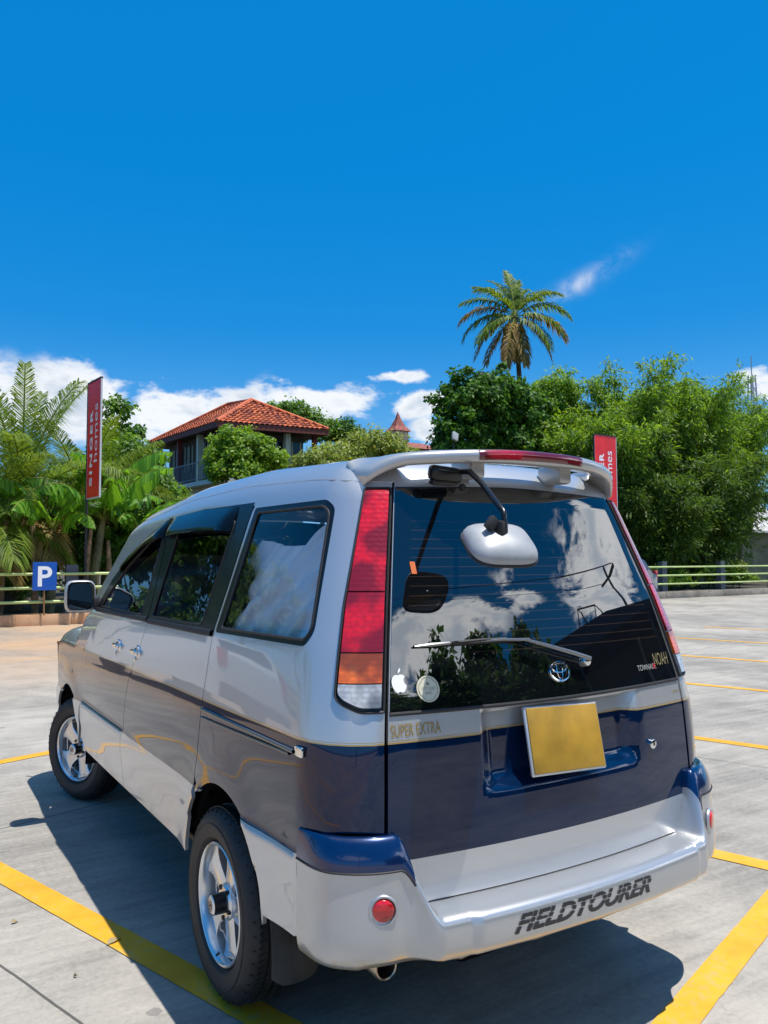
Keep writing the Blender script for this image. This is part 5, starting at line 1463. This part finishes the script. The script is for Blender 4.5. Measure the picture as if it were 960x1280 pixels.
# bananas
def banana(label,base,H,nl,seed,L=2.3,lean=0):
    r=np.random.default_rng(seed); root=empty('banana_plant',base); tag(root,label,'banana plant','banana plants behind the fence')
    b=MB(); b.tube([(0,0,-.1),(.03,0,H*.4),(.05+lean*.3,0,H*.8),(.05+lean*.5,0,H)],[.14,.125,.10,.06],10); b.build('stem',mat('banana_stem',(.13,.12,.05),.6,varscale=4,var=.4),root,True)
    for k in range(nl):
        a=2*pi*k/nl*1.0+r.normal(0,.25)+seed; e=1.25-.95*(k/nl)*r.random()-.1; m=16; P=[]; p=np.array([.05+lean*.5,0,H-.15]); Lk=L*(.75+.4*r.random()); dr=1.2+.8*r.random()
        for i in range(m):
            P.append(p.copy()); t=i/(m-1); ee=e-dr*t**1.4; p=p+np.array([math.cos(ee)*math.cos(a),math.cos(ee)*math.sin(a),math.sin(ee)])*Lk/(m-1)
        P=np.array(P); T_=unit(np.gradient(P,axis=0)); sd=np.array([-math.sin(a),math.cos(a),0.]); V=[];F_=[]; ns=46; fold=.25+.5*r.random()
        g=0
        for s_ in (-1,1):
            tear=0
            for i in range(ns):
                t0=.20+.80*i/ns; t1=.20+.80*(i+1)/ns
                if r.random()<.30: tear=r.random()*.9-.2
                def pt(t,wf,tr_):
                    f=t*(m-1); j=min(int(f),m-2); q=P[j]+(P[j+1]-P[j])*(f-j); TT=T_[j]; U=np.cross(TT,sd); U=U/np.linalg.norm(U); U=U if U[2]>0 else -U
                    wd=.31*math.sin(pi*min(1,max(0,(t-.18)/.82))**.75)**.6*Lk/2.3; d=sd*s_*math.cos(fold+tr_)+U*(-math.sin(fold+tr_))*1.0+U*.45*(1-wf)
                    return q+d*wd*wf-np.array([0,0,1])*wd*wf*wf*(.25+tr_)
                n=len(V); V+=[pt(t0,0,tear),pt(t0,.5,tear),pt(t0,1,tear),pt(t1,1,tear),pt(t1,.5,tear),pt(t1,0,tear)]; F_+=[(n,n+1,n+4,n+5),(n+1,n+2,n+3,n+4)]
        V=np.array(V); o=arr('leaf_blade',V,np.array(F_),LG['ban'] if r.random()<.93 else LG['dry'],root,True)
        b=MB(); b.tube([tuple(q) for q in P],[.030*(1-.8*i/m)+.004 for i in range(m)],5); b.build('midrib',LG['pale'],o)
banana('banana plant with broad torn leaves standing left of the edge-on banner pole',(1.75,19.5,.2),2.3,9,2)
banana('leaning banana plant with leaves arching right behind the banner pole',(2.85,19.6,.2),2.6,10,5,2.5,.4)
banana('banana plant with low spreading leaves over the van mirror',(4.1,19.9,.2),2.2,9,9,2.4)
banana('small banana plant close behind the fence near the van windscreen',(5.4,20.4,.2),1.7,8,12,2.0)
banana('upright banana plant with a yellowing leaf further back between palm and mango tree',(3.6,21.6,.2),3.4,8,14,2.3)
# broadleaf trees, left to right
tree('mango_tree','dense mid-green tree between the edge-on banner and the tiled house','tree',(5.6,25,.2),6,[(5.2,25,4.7,1.2,1.3,1.2),(4.5,25.2,4.0,1.1,1.2,1.2),(5.9,25,3.7,.95,1.3,1.1),(5.4,24.6,3.0,1.5,1.2,1.2)],330,95,.36,.17,.26,'mid',seed=21)
tree('slender_tree','thin sparse-leaved sapling rising beside the edge-on banner top','tree',(5.0,26.2,.2),8,[(5.0,26.2,6.9,.55,.5,.5),(4.6,26,6.0,.5,.5,.45),(5.5,26.3,6.2,.5,.5,.4)],34,45,.3,.16,.32,'mid',seed=22,tr=.06,limbs=5)
tree('round_tree','rounded light green tree in front of the verandah railing','tree',(9.6,26,.2),7,[(9.7,26,5.80,1.25,1.2,.95),(9.05,26,5.3,.9,1.0,.75),(10.5,26,5.4,1.0,1.0,.75),(9.6,25.8,4.8,1.5,1.1,.8)],300,80,.27,.14,.30,'fresh',seed=23)
tree('mango_tree','dark tree far behind the tiled roof','tree',(21.4,45,.2),12,[(20.6,45,11.0,1.8,1.6,1.25),(22.5,45,10.2,1.6,1.6,1.1),(18.8,45,10.6,1.3,1.4,.9)],230,60,.5,.24,.28,'mid',seed=24)
tree('mango_tree','very dark small tree just right of the tiled roof corner','tree',(24.6,45.5,.2),12,[(24.8,45.5,10.4,1.25,1.1,.85),(25.9,45.5,9.8,1.0,1.1,.7)],110,60,.45,.22,.28,'mango',seed=25)
tree('frangipani_tree','wide spreading pale green tree between the house and the pointed tower','tree',(16.6,28,.2),8,[(16.9,28,6.65,1.7,1.3,.85),(15.2,28,6.1,1.4,1.2,.75),(18.4,28,6.2,1.3,1.2,.65),(14.3,27.8,5.8,1.0,1.0,.8)],210,46,.38,.17,.30,'pale',seed=26,limbs=12)
tree('frangipani_tree','loose pale bush climbing beside the right corner post of the house','tree',(13.6,27,.2),7,[(13.4,27,5.6,1.0,.9,.8),(14.3,27,5.3,.9,.9,.7)],100,44,.34,.16,.30,'pale',seed=27)
tree('shrub','yellow-green flowering shrub below the verandah','shrub',(8.0,24,.2),4,[(7.3,24,3.35,.8,.8,.5),(6.6,24,3.1,.8,.8,.5),(8.4,24,3.7,.7,.8,.4)],110,48,.28,.13,.32,'pale',seed=28)
tree('jackfruit_tree','large very dark glossy tree under the tall palm','tree',(21.3,25,.2),10,[(20.2,25,8.2,1.7,1.6,1.9),(21.6,25,9.0,1.6,1.5,1.35),(22.9,25,8.0,1.5,1.5,1.6),(20.0,25,6.6,1.8,1.6,1.6),(22.3,25,6.4,2.1,1.6,1.5)],520,95,.36,.20,.34,'mango',seed=29,tr=.3)
tree('mango_tree','bright green leafy tree in front of the dark jackfruit tree, lower right of it','tree',(23.9,24.3,.2),8,[(24.0,24.3,7.4,1.3,1.1,1.0),(22.9,24.3,6.7,1.3,1.1,.9),(24.9,24.3,6.2,1.1,1.0,.9)],170,70,.32,.19,.34,'fresh',seed=30)
tree('yellow_green_tree','airy yellow-green tree between the dark tree and the bamboo','tree',(26.3,26,.2),10,[(26.4,26,9.7,1.3,1.3,1.5),(25.4,26,8.8,1.1,1.1,1.3),(27.2,26,8.4,1.2,1.2,1.5),(26.4,26,7.0,1.9,1.4,1.5)],330,70,.38,.18,.20,'bam',seed=31)
# bamboo clumps
def bamboo(label,base,H,spread,nc,seed,dark=.5,lean=(0,0)):
    r=np.random.default_rng(seed); root=empty('bamboo_clump',base); tag(root,label,'bamboo','bamboo clumps behind the right part of the fence')
    cul=MB(); C=[];A=[]; 
    for k in range(nc):
        a=2*pi*r.random(); q=math.sqrt(r.random()); st=np.array([math.cos(a),math.sin(a),0])*q*.9; out=np.array([math.cos(a)+lean[0],math.sin(a)+lean[1],0.])*spread*(.3+.8*r.random()); h=H*(.60+.42*r.random()); pts=[]
        for i in range(11):
            t=i/10; pts.append(st+out*t**2.0+np.array([0,0,h*(t-.16*t**3.2)*1.12]))
        pts=np.array(pts); cul.tube([tuple(p) for p in pts],[.038*(1-.85*i/10)+.003 for i in range(11)],5)
        n=120; t=.24+.76*r.random(n)**.80; f=t*10; i=np.minimum(f.astype(int),9); P=pts[i]+(pts[i+1]-pts[i])*(f-i)[:,None]
        off=r.normal(size=(n,3))*np.array([.42,.42,.26])*(.5+.9*(1-t))[:,None]; P=P+off
        nl=15; Q=(P[:,None]+r.normal(size=(n,nl,3))*np.array([.15,.15,.10])).reshape(-1,3); D_=unit(np.repeat(off,nl,0)+np.array([0,0,-.25])+r.normal(size=(n*nl,3))*.35)
        C.append(Q); A.append(D_)
    C=np.concatenate(C); A=np.concatenate(A); n=len(C); Nn=unit(r.normal(size=(n,3))*.6+np.array([0,0,1.])); L=.24*(.6+.8*r.random(n))
    k_=(C[:,2]+r.normal(size=n)*H*.10<H*(dark+.10))|(r.random(n)<.22); V,F_=leafquads(C,A,Nn,L,L*.12)  # lower leaves take the darker material as painted shade, plus a random share
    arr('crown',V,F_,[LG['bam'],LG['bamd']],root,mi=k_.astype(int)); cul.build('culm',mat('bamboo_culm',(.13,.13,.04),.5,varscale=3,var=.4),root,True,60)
bamboo('tall feathery bamboo clump directly behind the red banner facing the yard',(28.6,22.8,.2),11.0,2.6,46,41)
bamboo('lower bamboo clump left of the tall one, behind the banner',(25.4,22.4,.2),8.6,2.2,34,42)
bamboo('bamboo clump with arching culms above the pale low building',(31.4,23.2,.2),10.6,2.9,44,43)
bamboo('bright yellow-green bamboo clump at the right edge, tops thin against the sky',(36.0,23.4,.2),11.0,3.0,46,44,.35)
bamboo('short dark bamboo clump with leaning bare culms over the fence post',(30.2,20.9,.2),6.4,1.9,26,45,.9,(.5,0))
bamboo('low dark bamboo thicket just left of the clump with the leaning culms',(27.0,20.8,.2),6.2,1.8,26,46,.95)
# undergrowth behind both parts of the fence
def bush(x,y,h,lm,seed,label,name='shrub',w=1.0,leaf=.13,n=60):
    tree(name,label,'shrub',(x,y,.2),h,[(x,y,h*.55+.2,w,w*.8,h*.5)],n,46,.24,leaf,.26,lm,group='shrubs in the planting bed behind the fence',tr=.03,seed=seed,limbs=4,shell=.2)
sh_l=['low dark shrub rooted behind the left fence rails, first from the left edge','dark shrub between the parking sign and the left edge','dark leafy shrub behind the blue parking sign','shrub behind the slate post beside the van mirror','shadowed shrub under the arching banana leaves','shrub just left of the van windscreen','tall dark shrub behind the van bonnet','dark shrub under the mango tree','shrub below the yellow-green flowering shrub']
for i,(x,y,h,lm) in enumerate([(.3,21.8,2.0,'mango'),(.9,20.1,1.5,'mango'),(1.9,20.8,2.6,'mango'),(3.0,20.9,2.8,'mango'),(4.2,21.8,3.0,'mango'),(5.4,22.0,3.0,'mid'),(6.6,22.4,3.2,'mango'),(7.2,24.2,3.4,'mid'),(8.4,24.8,3.4,'mango')]): bush(x,y,h,lm,60+i,sh_l[i],w=1.15,n=85)
sh_r=['small pale shrub right behind the fence, nearest the red-lamped car','low fresh green weeds behind the fence between two right posts','leafy green shrub beyond the second slate post from the right edge','pale shrub at the foot of the low building','yellowish shrub at the right edge behind the rails']
for i,(x,y,h,lm) in enumerate([(24.9,19.4,.9,'bamd'),(26.6,19.3,.8,'fresh'),(29.2,19.6,1.2,'mid'),(32.2,20.5,1.3,'pale'),(30.8,19.3,.9,'fresh')]): bush(x,y,h,lm,80+i,sh_r[i],w=.9,leaf=.14,n=34)
# trunks and dead stems one sees through the left fence
for i,(x,y,h,ln) in enumerate([(.55,19.3,2.4,.1),(1.35,19.1,2.9,-.12),(2.5,19.2,2.2,.2),(3.2,19.0,1.9,-.1)]):
    b=MB(); b.tube([(0,0,0),(ln*.4,0,h*.4),(ln,.05,h)],[.09,.075,.05],8); o=b.build('bare_stem',mat('dry_stem',(.17,.11,.06),.9,varscale=5,var=.5),None,True,60,loc=(x,y,.2)); tag(o,['dry brown stem leaning at the left edge behind the rails','dry stem directly left of the parking sign','dry stem between sign and slate post','short dry stem right of the slate post'][i],'stem','dry stems behind the left fence')
# the growth further back that closes the gaps
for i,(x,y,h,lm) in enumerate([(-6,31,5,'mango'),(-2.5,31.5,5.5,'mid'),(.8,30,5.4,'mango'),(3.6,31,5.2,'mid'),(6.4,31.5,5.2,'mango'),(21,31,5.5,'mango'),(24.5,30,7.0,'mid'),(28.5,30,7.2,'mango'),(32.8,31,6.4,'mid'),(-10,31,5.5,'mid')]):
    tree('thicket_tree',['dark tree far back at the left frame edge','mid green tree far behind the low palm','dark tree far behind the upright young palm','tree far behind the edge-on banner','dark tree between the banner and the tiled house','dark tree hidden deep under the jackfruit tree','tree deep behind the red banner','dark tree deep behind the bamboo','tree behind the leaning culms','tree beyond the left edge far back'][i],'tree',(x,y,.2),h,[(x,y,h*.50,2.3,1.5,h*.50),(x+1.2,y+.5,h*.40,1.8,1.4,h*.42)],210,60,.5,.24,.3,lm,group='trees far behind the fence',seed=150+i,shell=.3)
# trees beyond the left edge, seen mirrored in the side windows
LT=[(-3.5,22,7.5),(-7.5,23,9),(-12,22,8.5),(-17,24,10),(-23,22,9),(-30,18,9)]
for i,(x,y,h) in enumerate(LT):
    tree('roadside_tree',['green tree mirrored in the rear side window','tall tree mirrored in the middle side window','tree mirrored beside the tall one in the side glass','big tree mirrored low in the quarter window','tree mirrored at the rear edge of the side glass','outermost tree mirrored in the van flank'][i],'tree',(x,y,.2),h,[(x,y,h*.62,2.6,2,h*.30),(x+1.2,y,h*.45,2.2,1.8,h*.28)],170,60,.55,.26,.3,['mid','mango','fresh'][i%3],group='trees beyond the left edge of the yard',seed=90+i)

# ================================================================== BUILDINGS
hs_=empty('tiled_house',(12.4,34.1,.2)); tag(hs_,'two-storey house with orange-red hipped tile roof and dark railed verandah behind the trees','house')
HB=Vector((12.4,34.1,.2))
def hp(b,nm,m,par=None,smooth=False): 
    b.V=[tuple(Vector(v)-HB) for v in b.V]; return b.build(nm,m,par or hs_,smooth,40)
EF=[np.array(v,float) for v in ((10.16,30.23,7.62),(15.45,29.80,7.62),(14.75,38.0,7.62),(9.40,38.3,7.62))]
RA=np.array((13.0,33.3,9.35)); RB_=np.array((12.45,34.9,9.35))
def tiles():
    m=bpy.data.materials.new('clay_roof_tiles'); m.use_nodes=True; N=NT(m.node_tree); b=N.n['Principled BSDF']; gi=N.node('ShaderNodeNewGeometry'); co=N.node('ShaderNodeTexCoord').outputs['Object']
    f=N.m('ADD',N.m('MULTIPLY',gi.outputs['Random Per Island'],.6),N.m('MULTIPLY',N.noise(co,1.4,6,.65),.6))
    N.l.new(N.mix(N.sstep(f,.25,.85),(.19,.035,.018),(.52,.12,.038)),b.inputs['Base Color']); b.inputs['Roughness'].default_value=.75; return m
TILE=tiles()
def slope(e0,e1,r0,r1,pitch=.24,row=.30):
    V=[];F_=[]; L=np.linalg.norm(e1-e0); S_=np.linalg.norm((r0+r1)/2-(e0+e1)/2); nr=int(S_/row); n=np.cross(e1-e0,r0-e0); n/=np.linalg.norm(n); n=n if n[2]>0 else -n
    for j in range(nr):
        t0=j/nr; t1=(j+1.12)/nr; a0=e0+(r0-e0)*t0; a1=e1+(r1-e1)*t0; w=np.linalg.norm(a1-a0); c=max(1,int(w/pitch)); d=(a1-a0)/c
        b0=e0+(r0-e0)*min(t1,1); b1=e1+(r1-e1)*min(t1,1)
        upv=((e0+e1)/2*0+(r0+r1)/2-(e0+e1)/2); upv=upv/np.linalg.norm(upv)*row*1.12
        for i in range(c):
            q=a0+d*i; k=len(V)
            lo_=(q+upv-b0)@(a1-a0)/w/w
            for s_,h in ((0,.0),(.25,.045),(.5,.055),(.75,.045),(1.0,.0)):
                V+=[q+d*s_+n*(h+.045),q+d*s_+upv+n*h]
            for m_ in range(4): F_.append((k+2*m_,k+2*m_+2,k+2*m_+3,k+2*m_+1))
    return V,F_
V=[];F_=[]
for (a,c,r0,r1) in ((EF[0],EF[1],RA,RA),(EF[1],EF[2],RA,RB_),(EF[2],EF[3],RB_,RB_),(EF[3],EF[0],RB_,RA)):
    v,f=slope(a,c,r0,r1); n=len(V); V+=v; F_+=[tuple(i+n for i in q) for q in f]
roof_=arr('roof',np.array(V)-np.array(HB),np.array(F_),TILE,hs_)
b=MB(); b.add([tuple(e) for e in EF]+[tuple(RA),tuple(RB_)],[(0,1,4),(1,2,5,4),(2,3,5),(3,0,4,5)]); hp(b,'roof_deck',mat('red_oxide',(.16,.035,.022),.7),roof_)
b=MB()
for (a,c) in ((EF[0],RA),(EF[1],RA),(EF[2],RB_),(EF[3],RB_),(RA,RB_)): b.tube([tuple(a+np.array([0,0,.05])),tuple(c+np.array([0,0,.08]))],.10,8)
hp(b,'ridge_tiles',TILE,roof_,True)
b=MB()
for i in range(4):
    a,c=Vector(EF[i]),Vector(EF[(i+1)%4]); b.add([a+Vector((0,0,.03)),c+Vector((0,0,.03)),c-Vector((0,0,.22)),a-Vector((0,0,.22))],[(0,1,2,3)])
hp(b,'fascia_board',mat('red_oxide'))
b=MB(); b.add([tuple(e-np.array([0,0,.20])) for e in EF],[(0,1,2,3)]); hp(b,'verandah_ceiling',mat('dark_timber',(.035,.02,.012),.8))
def inset(d): 
    c=sum(EF)/4; out=[]
    for e in EF: v=c-e; v[2]=0; out.append(e+v/np.linalg.norm(v)*d)
    return out
I1=inset(1.35); I0=inset(.75)
for i in range(4):
    a,c=I1[i],I1[(i+1)%4]; b=MB(); b.add([(a[0],a[1],5.2),(c[0],c[1],5.2),(c[0],c[1],7.5),(a[0],a[1],7.5)],[(0,1,2,3)]); w=hp(b,'upper_wall',mat('verandah_wall',(.085,.07,.055),.8))
    d=(c-a)/np.linalg.norm(c-a); nrm_=np.array([d[1],-d[0],0])
    for t in (.2,.42,.65,.85):
        p=a+(c-a)*t+nrm_*.03; b=MB(); b.add([tuple(Vector(p+d*s_*.42+np.array([0,0,z-7.62]))) for s_,z in ((-1,5.9),(1,5.9),(1,7.1),(-1,7.1))],[(0,1,2,3)]); wi=hp(b,'window',mat('dark_window',(.02,.025,.03),.1),w)
        b=MB(); 
        for s_ in (-1,0,1): q=p+d*s_*.42+nrm_*.03; b.box((q[0],q[1],6.5),(.06,.06,1.25))
        hp(b,'window_frame',mat('cream_paint',(.50,.46,.34),.6),wi)
b=MB(); c0=inset(.35); V=[(e[0],e[1],z) for z in (5.02,5.22) for e in c0]; b.add(V,[(0,1,2,3),(4,5,6,7),(0,1,5,4),(1,2,6,5),(2,3,7,6),(3,0,4,7)]); hp(b,'verandah_floor',mat('white_slab',(.52,.53,.52),.7))
for i in range(4):
    a,c=I1[i],I1[(i+1)%4]; b=MB(); b.add([(a[0],a[1],.2),(c[0],c[1],.2),(c[0],c[1],5.03),(a[0],a[1],5.03)],[(0,1,2,3)]); hp(b,'lower_wall',mat('cream_paint'))
RP=mat('post_red_brown',(.19,.025,.02),.6); CP_=mat('cream_paint')
for i in range(4):
    a,c=I0[i],I0[(i+1)%4]
    for k,t in enumerate((0,.36,.70)):
        p=a+(c-a)*t; b=MB(); red=(i==0 and k==0) or (i==1 and k==0) or (i==3 and k==1); b.box((p[0],p[1],6.3),(.20,.20,2.3) if red else (.26,.26,2.3)); hp(b,'post',RP if red else CP_)
RM=mat('railing_blue_grey',(.20,.25,.30),.5,.3)
c1=inset(.55)
for i in range(4):
    a,c=c1[i],c1[(i+1)%4]; L=np.linalg.norm(c-a); d=(c-a)/L; b=MB(); b.tube([(a[0],a[1],6.12),(c[0],c[1],6.12)],.035,6); b.tube([(a[0],a[1],5.35),(c[0],c[1],5.35)],.025,6)
    for k in range(int(L/.15)):
        p=a+d*.15*k; b.tube([(p[0],p[1],5.35),(p[0],p[1],6.12)],.014,4)
    hp(b,'railing',RM)
# pointed tower roof further back
tw=empty('tower_pavilion',(29.2,45,.2)); tag(tw,'distant building whose small pointed red roof shows above the spreading tree','building')
b=MB(); 
prof=[(0,12.35),(.08,12.15),(.24,11.75),(.55,11.25),(1.0,10.85)]
for i in range(4):
    for k in range(4):
        a0=pi/4+pi/2*i; a1=a0+pi/2; (r0,z0),(r1,z1)=prof[k],prof[k+1]
        b.add([(r0*math.cos(a0),r0*math.sin(a0),z0-.2),(r0*math.cos(a1),r0*math.sin(a1),z0-.2),(r1*math.cos(a1),r1*math.sin(a1),z1-.2),(r1*math.cos(a0),r1*math.sin(a0),z1-.2)],[(0,1,2,3)])
b.build('roof',mat('dark_red_tiles',(.26,.075,.055),.8,varscale=5,var=.4),tw)
b=MB(); b.box((0,0,5.2),(1.1,1.1,10.9)); b.build('wall',CP_,tw)
b=MB(); b.add([(-2.5,-2.2,9.2),(3.6,-2.2,9.2),(3.6,2,9.2),(-2.5,2,9.2),(-.8,0,9.95),(2.0,0,9.95)],[(0,1,5,4),(1,2,5),(2,3,4,5),(3,0,4)]); b.build('lower_roof',mat('dark_red_tiles'),tw)
b=MB(); b.box((.5,0,4.5),(5,3.4,9.2)); b.build('lower_wall',CP_,tw)
# low building on the right
lb=empty('low_building',(39.5,25.5,.2)); tag(lb,'low building with pale sloping roof and olive wall behind the bamboo','building')
b=MB(); b.box((0,1.5,1.4),(10.5,4,3.0)); b.build('wall',mat('olive_wall',(.20,.18,.10),.85,varscale=1.2,var=.35),lb)
b=MB(); 
V=[];F_=[];n=90
for i in range(n+1):
    x=-6+12*i/n; z=.025*math.sin(i*pi/2+.5*pi*(i%2)); V+=[(x,-1.0,2.98+z),(x,2.2,4.9+z)]
for i in range(n): F_.append((2*i,2*i+2,2*i+3,2*i+1))
b.add(V,F_); o=b.build('roof',mat('pale_sheet_roof',(.50,.49,.46),.6,varscale=2,var=.25),lb)
b=MB(); b.box((0,-1.02,2.93),(12,.05,.12)); b.build('gutter',mat('white_slab'),lb)
# lattice mast far away
ms=empty('radio_mast',(111,70,0)); tag(ms,'faint lattice mast on the skyline at the right edge','mast')
b=MB()
for sx,sy in ((-1,-1),(1,-1),(1,1),(-1,1)): b.tube([(sx*1.2,sy*1.2,0),(sx*.35,sy*.35,30)],.12,5)
for k in range(20):
    z=k*1.5; w=1.2-.85*z/30; w2=1.2-.85*(z+1.5)/30; b.tube([(-w,-w,z),(w2,-w2,z+1.5)],.06,4); b.tube([(w,-w,z),(-w2,-w2,z+1.5)],.06,4)
b.tube([(0,0,30),(0,0,33)],.08,5); b.tube([(3,0,22),(3,0,27)],.1,5); b.build('lattice',mat('mast_grey',(.45,.46,.48),.5),ms)

# ---- the dark car parked by the fence
def car(name,label,loc,rz,body,L=4.5):
    r=empty(name,loc,rz); tag(r,label,'car')
    prof=[(-2.22,.42),(-2.25,.75),(-2.20,1.02),(-2.02,1.10),(-1.80,1.52),(-1.55,1.62),(-.4,1.68),(.45,1.60),(1.15,1.12),(2.05,.98),(2.22,.75),(2.24,.42)]
    V=[];F_=[]; ys=[-.88,-.84,-.60,0,.60,.84,.88]
    def wz(z): return 1.0 if z<1.05 else 1-.26*(z-1.05)/.6
    n=len(prof)
    for yy in ys:
        e=(abs(yy)>.85)
        for (x,z) in prof: V.append((x*(.985 if e else 1),yy*wz(z),z-(.03 if e else 0)+(.02*(1-(yy/.9)**2) if z>.9 else 0)))
    for i in range(len(ys)-1):
        for j in range(n-1): F_.append((i*n+j,i*n+j+1,(i+1)*n+j+1,(i+1)*n+j))
    F_+=[tuple(range(n)),tuple(range((len(ys)-1)*n,len(ys)*n))[::-1]]
    b=MB(); b.add(V,F_); bd=b.build('body',body,r,True,40)
    gm=mat('car_glass',(.01,.012,.015),.05,0,.5)
    for sy in (-1,1):
        b=MB(); b.add([(x,sy*(.887*wz(z)+.004),z) for x,z in ((-1.72,1.14),(-1.52,1.50),(-.45,1.56),(.35,1.50),(.92,1.14))],[(0,1,2,3,4)]); b.build('side_window',gm,bd)
        b=MB(); b.box((-2.20,sy*.78,.98),(.12,.18,.34),bev=.03); b.build('tail_light',RED,r,True)
        b=MB(); b.box((2.16,sy*.70,.80),(.16,.28,.14),bev=.03); b.build('headlight',CLEAR,r,True)
        for x in (-1.35,1.38):
            b=MB(); b.lathe([(0,.0),(0,.19),(.02,.20),(.02,.22),(-.01,.24),(.0,.31),(.03,.335),(.17,.335),(.2,.30)],32,'Y',(x,sy*.72-(.1 if sy>0 else .1),.335)); b.build('wheel',TYRE,r,True)
    b=MB(); b.add([(-2.035,-.66,1.13),(-2.035,.66,1.13),(-1.83,.58,1.48),(-1.83,-.58,1.48)],[(0,1,2,3)]); b.build('rear_window',gm,bd)
    b=MB(); b.add([(1.12,-.66,1.16),(1.12,.66,1.16),(.52,.56,1.56),(.52,-.56,1.56)],[(0,1,2,3)]); b.build('windscreen',gm,bd)
    b=MB(); b.box((-2.25,0,.52),(.12,1.7,.22),bev=.04); b.box((2.25,0,.50),(.12,1.7,.22),bev=.04); b.build('bumper',PLASTIC,r,True)
    return r
car('parked_car','dark grey car with a red tail light half hidden behind the van, by the fence',(18.45,16.4,0),pi,mat('car_grey_paint',(.05,.055,.065),.3,.5,1.0))

car('parked_car','pale car beyond the left edge of the frame, mirrored in the van doors',(-4.2,9.6,0),math.radians(75),mat('car_white_paint',(.62,.62,.60),.3,0,1.0))

# ---- what stands behind the photographer and is mirrored in the rear window
sb=empty('showroom_building',(13.5,-17,0),math.radians(40)); tag(sb,'dark canopied building mirrored along the bottom of the rear window','building')
b=MB(); b.box((0,0,2.6),(30,7,5.2)); b.build('wall',mat('showroom_wall',(.05,.052,.055),.6),sb)
b=MB(); b.box((0,4.4,5.3),(31,3.4,.5)); b.build('canopy',mat('canopy_navy',(.012,.022,.06),.4),sb)
for k in range(9):
    b=MB(); b.box((-12.8+3.2*k,3.53,1.9),(2.6,.06,3.2)); w=b.build('window',mat('dark_window'),sb)
for k in range(6):
    b=MB(); b.tube([(-14+5.6*k,5.9,0),(-14+5.6*k,5.9,5.05)],.12,8); b.build('pillar',POST,sb,True)
b=MB()
for x in (5,6.6): b.tube([(x-1.2,0,5.2),(x,0,8.0),(x+1.3,0,5.2)],.09,5); b.tube([(x-.6,0,6.6),(x+.65,0,6.6)],.06,5)
b.tube([(5,0,8.0),(6.6,0,8.0)],.08,5); b.build('roof_frame',BK,sb)
for i,(x,y,h) in enumerate([(5.6,-14.2,6.9),(7.4,-13.2,6.7),(9.2,-12.0,6.3),(3.4,-16.5,6.9),(11.0,-12.6,5.8)]):
    tree('yard_tree',['tree mirrored over the round sticker of the rear window','tree mirrored above the wiper blade','dark tree mirrored in the middle of the rear window','low tree mirrored at the left foot of the rear window','tree mirrored just left of the canopied building'][i],'tree',(x,y,0),h,[(x,y,h*.66,1.5,1.5,h*.30),(x-.9,y,h*.42,1.5,1.4,h*.36),(x+1.0,y,h*.42,1.5,1.4,h*.36)],300,60,.45,.26,.3,'mango',group='trees mirrored in the rear window',seed=120+i)
for i in range(2):
    r=empty('utility_pole',(( -9,-13,0),(17,-9.0,0))[i]); tag(r,['concrete utility pole behind the camera, left one, mirrored wires','concrete utility pole behind the camera on the right side'][i],'pole','utility poles behind the photographer')
    b=MB(); b.tube([(0,0,0),(0,0,9)],[.16,.09],10); b.build('shaft',mat('pole_concrete',(.3,.3,.29),.8),r,True)
    b=MB(); b.box((0,0,8.6),(.1,1.8,.1)); b.build('crossarm',BARK,r)
for k,(dy,dz) in enumerate(((-.8,8.7),(.8,8.7))):
    P=[Vector((-9,-13+dy,dz)).lerp(Vector((17,-9+dy,dz)),t)-Vector((0,0,1.1*4*t*(1-t))) for t in np.linspace(0,1,24)]
    b=MB(); b.tube(P,.018,5); o=b.build('overhead_wire',BK); tag(o,'thin black overhead wire mirrored in the rear window','wire','overhead wires behind the photographer')
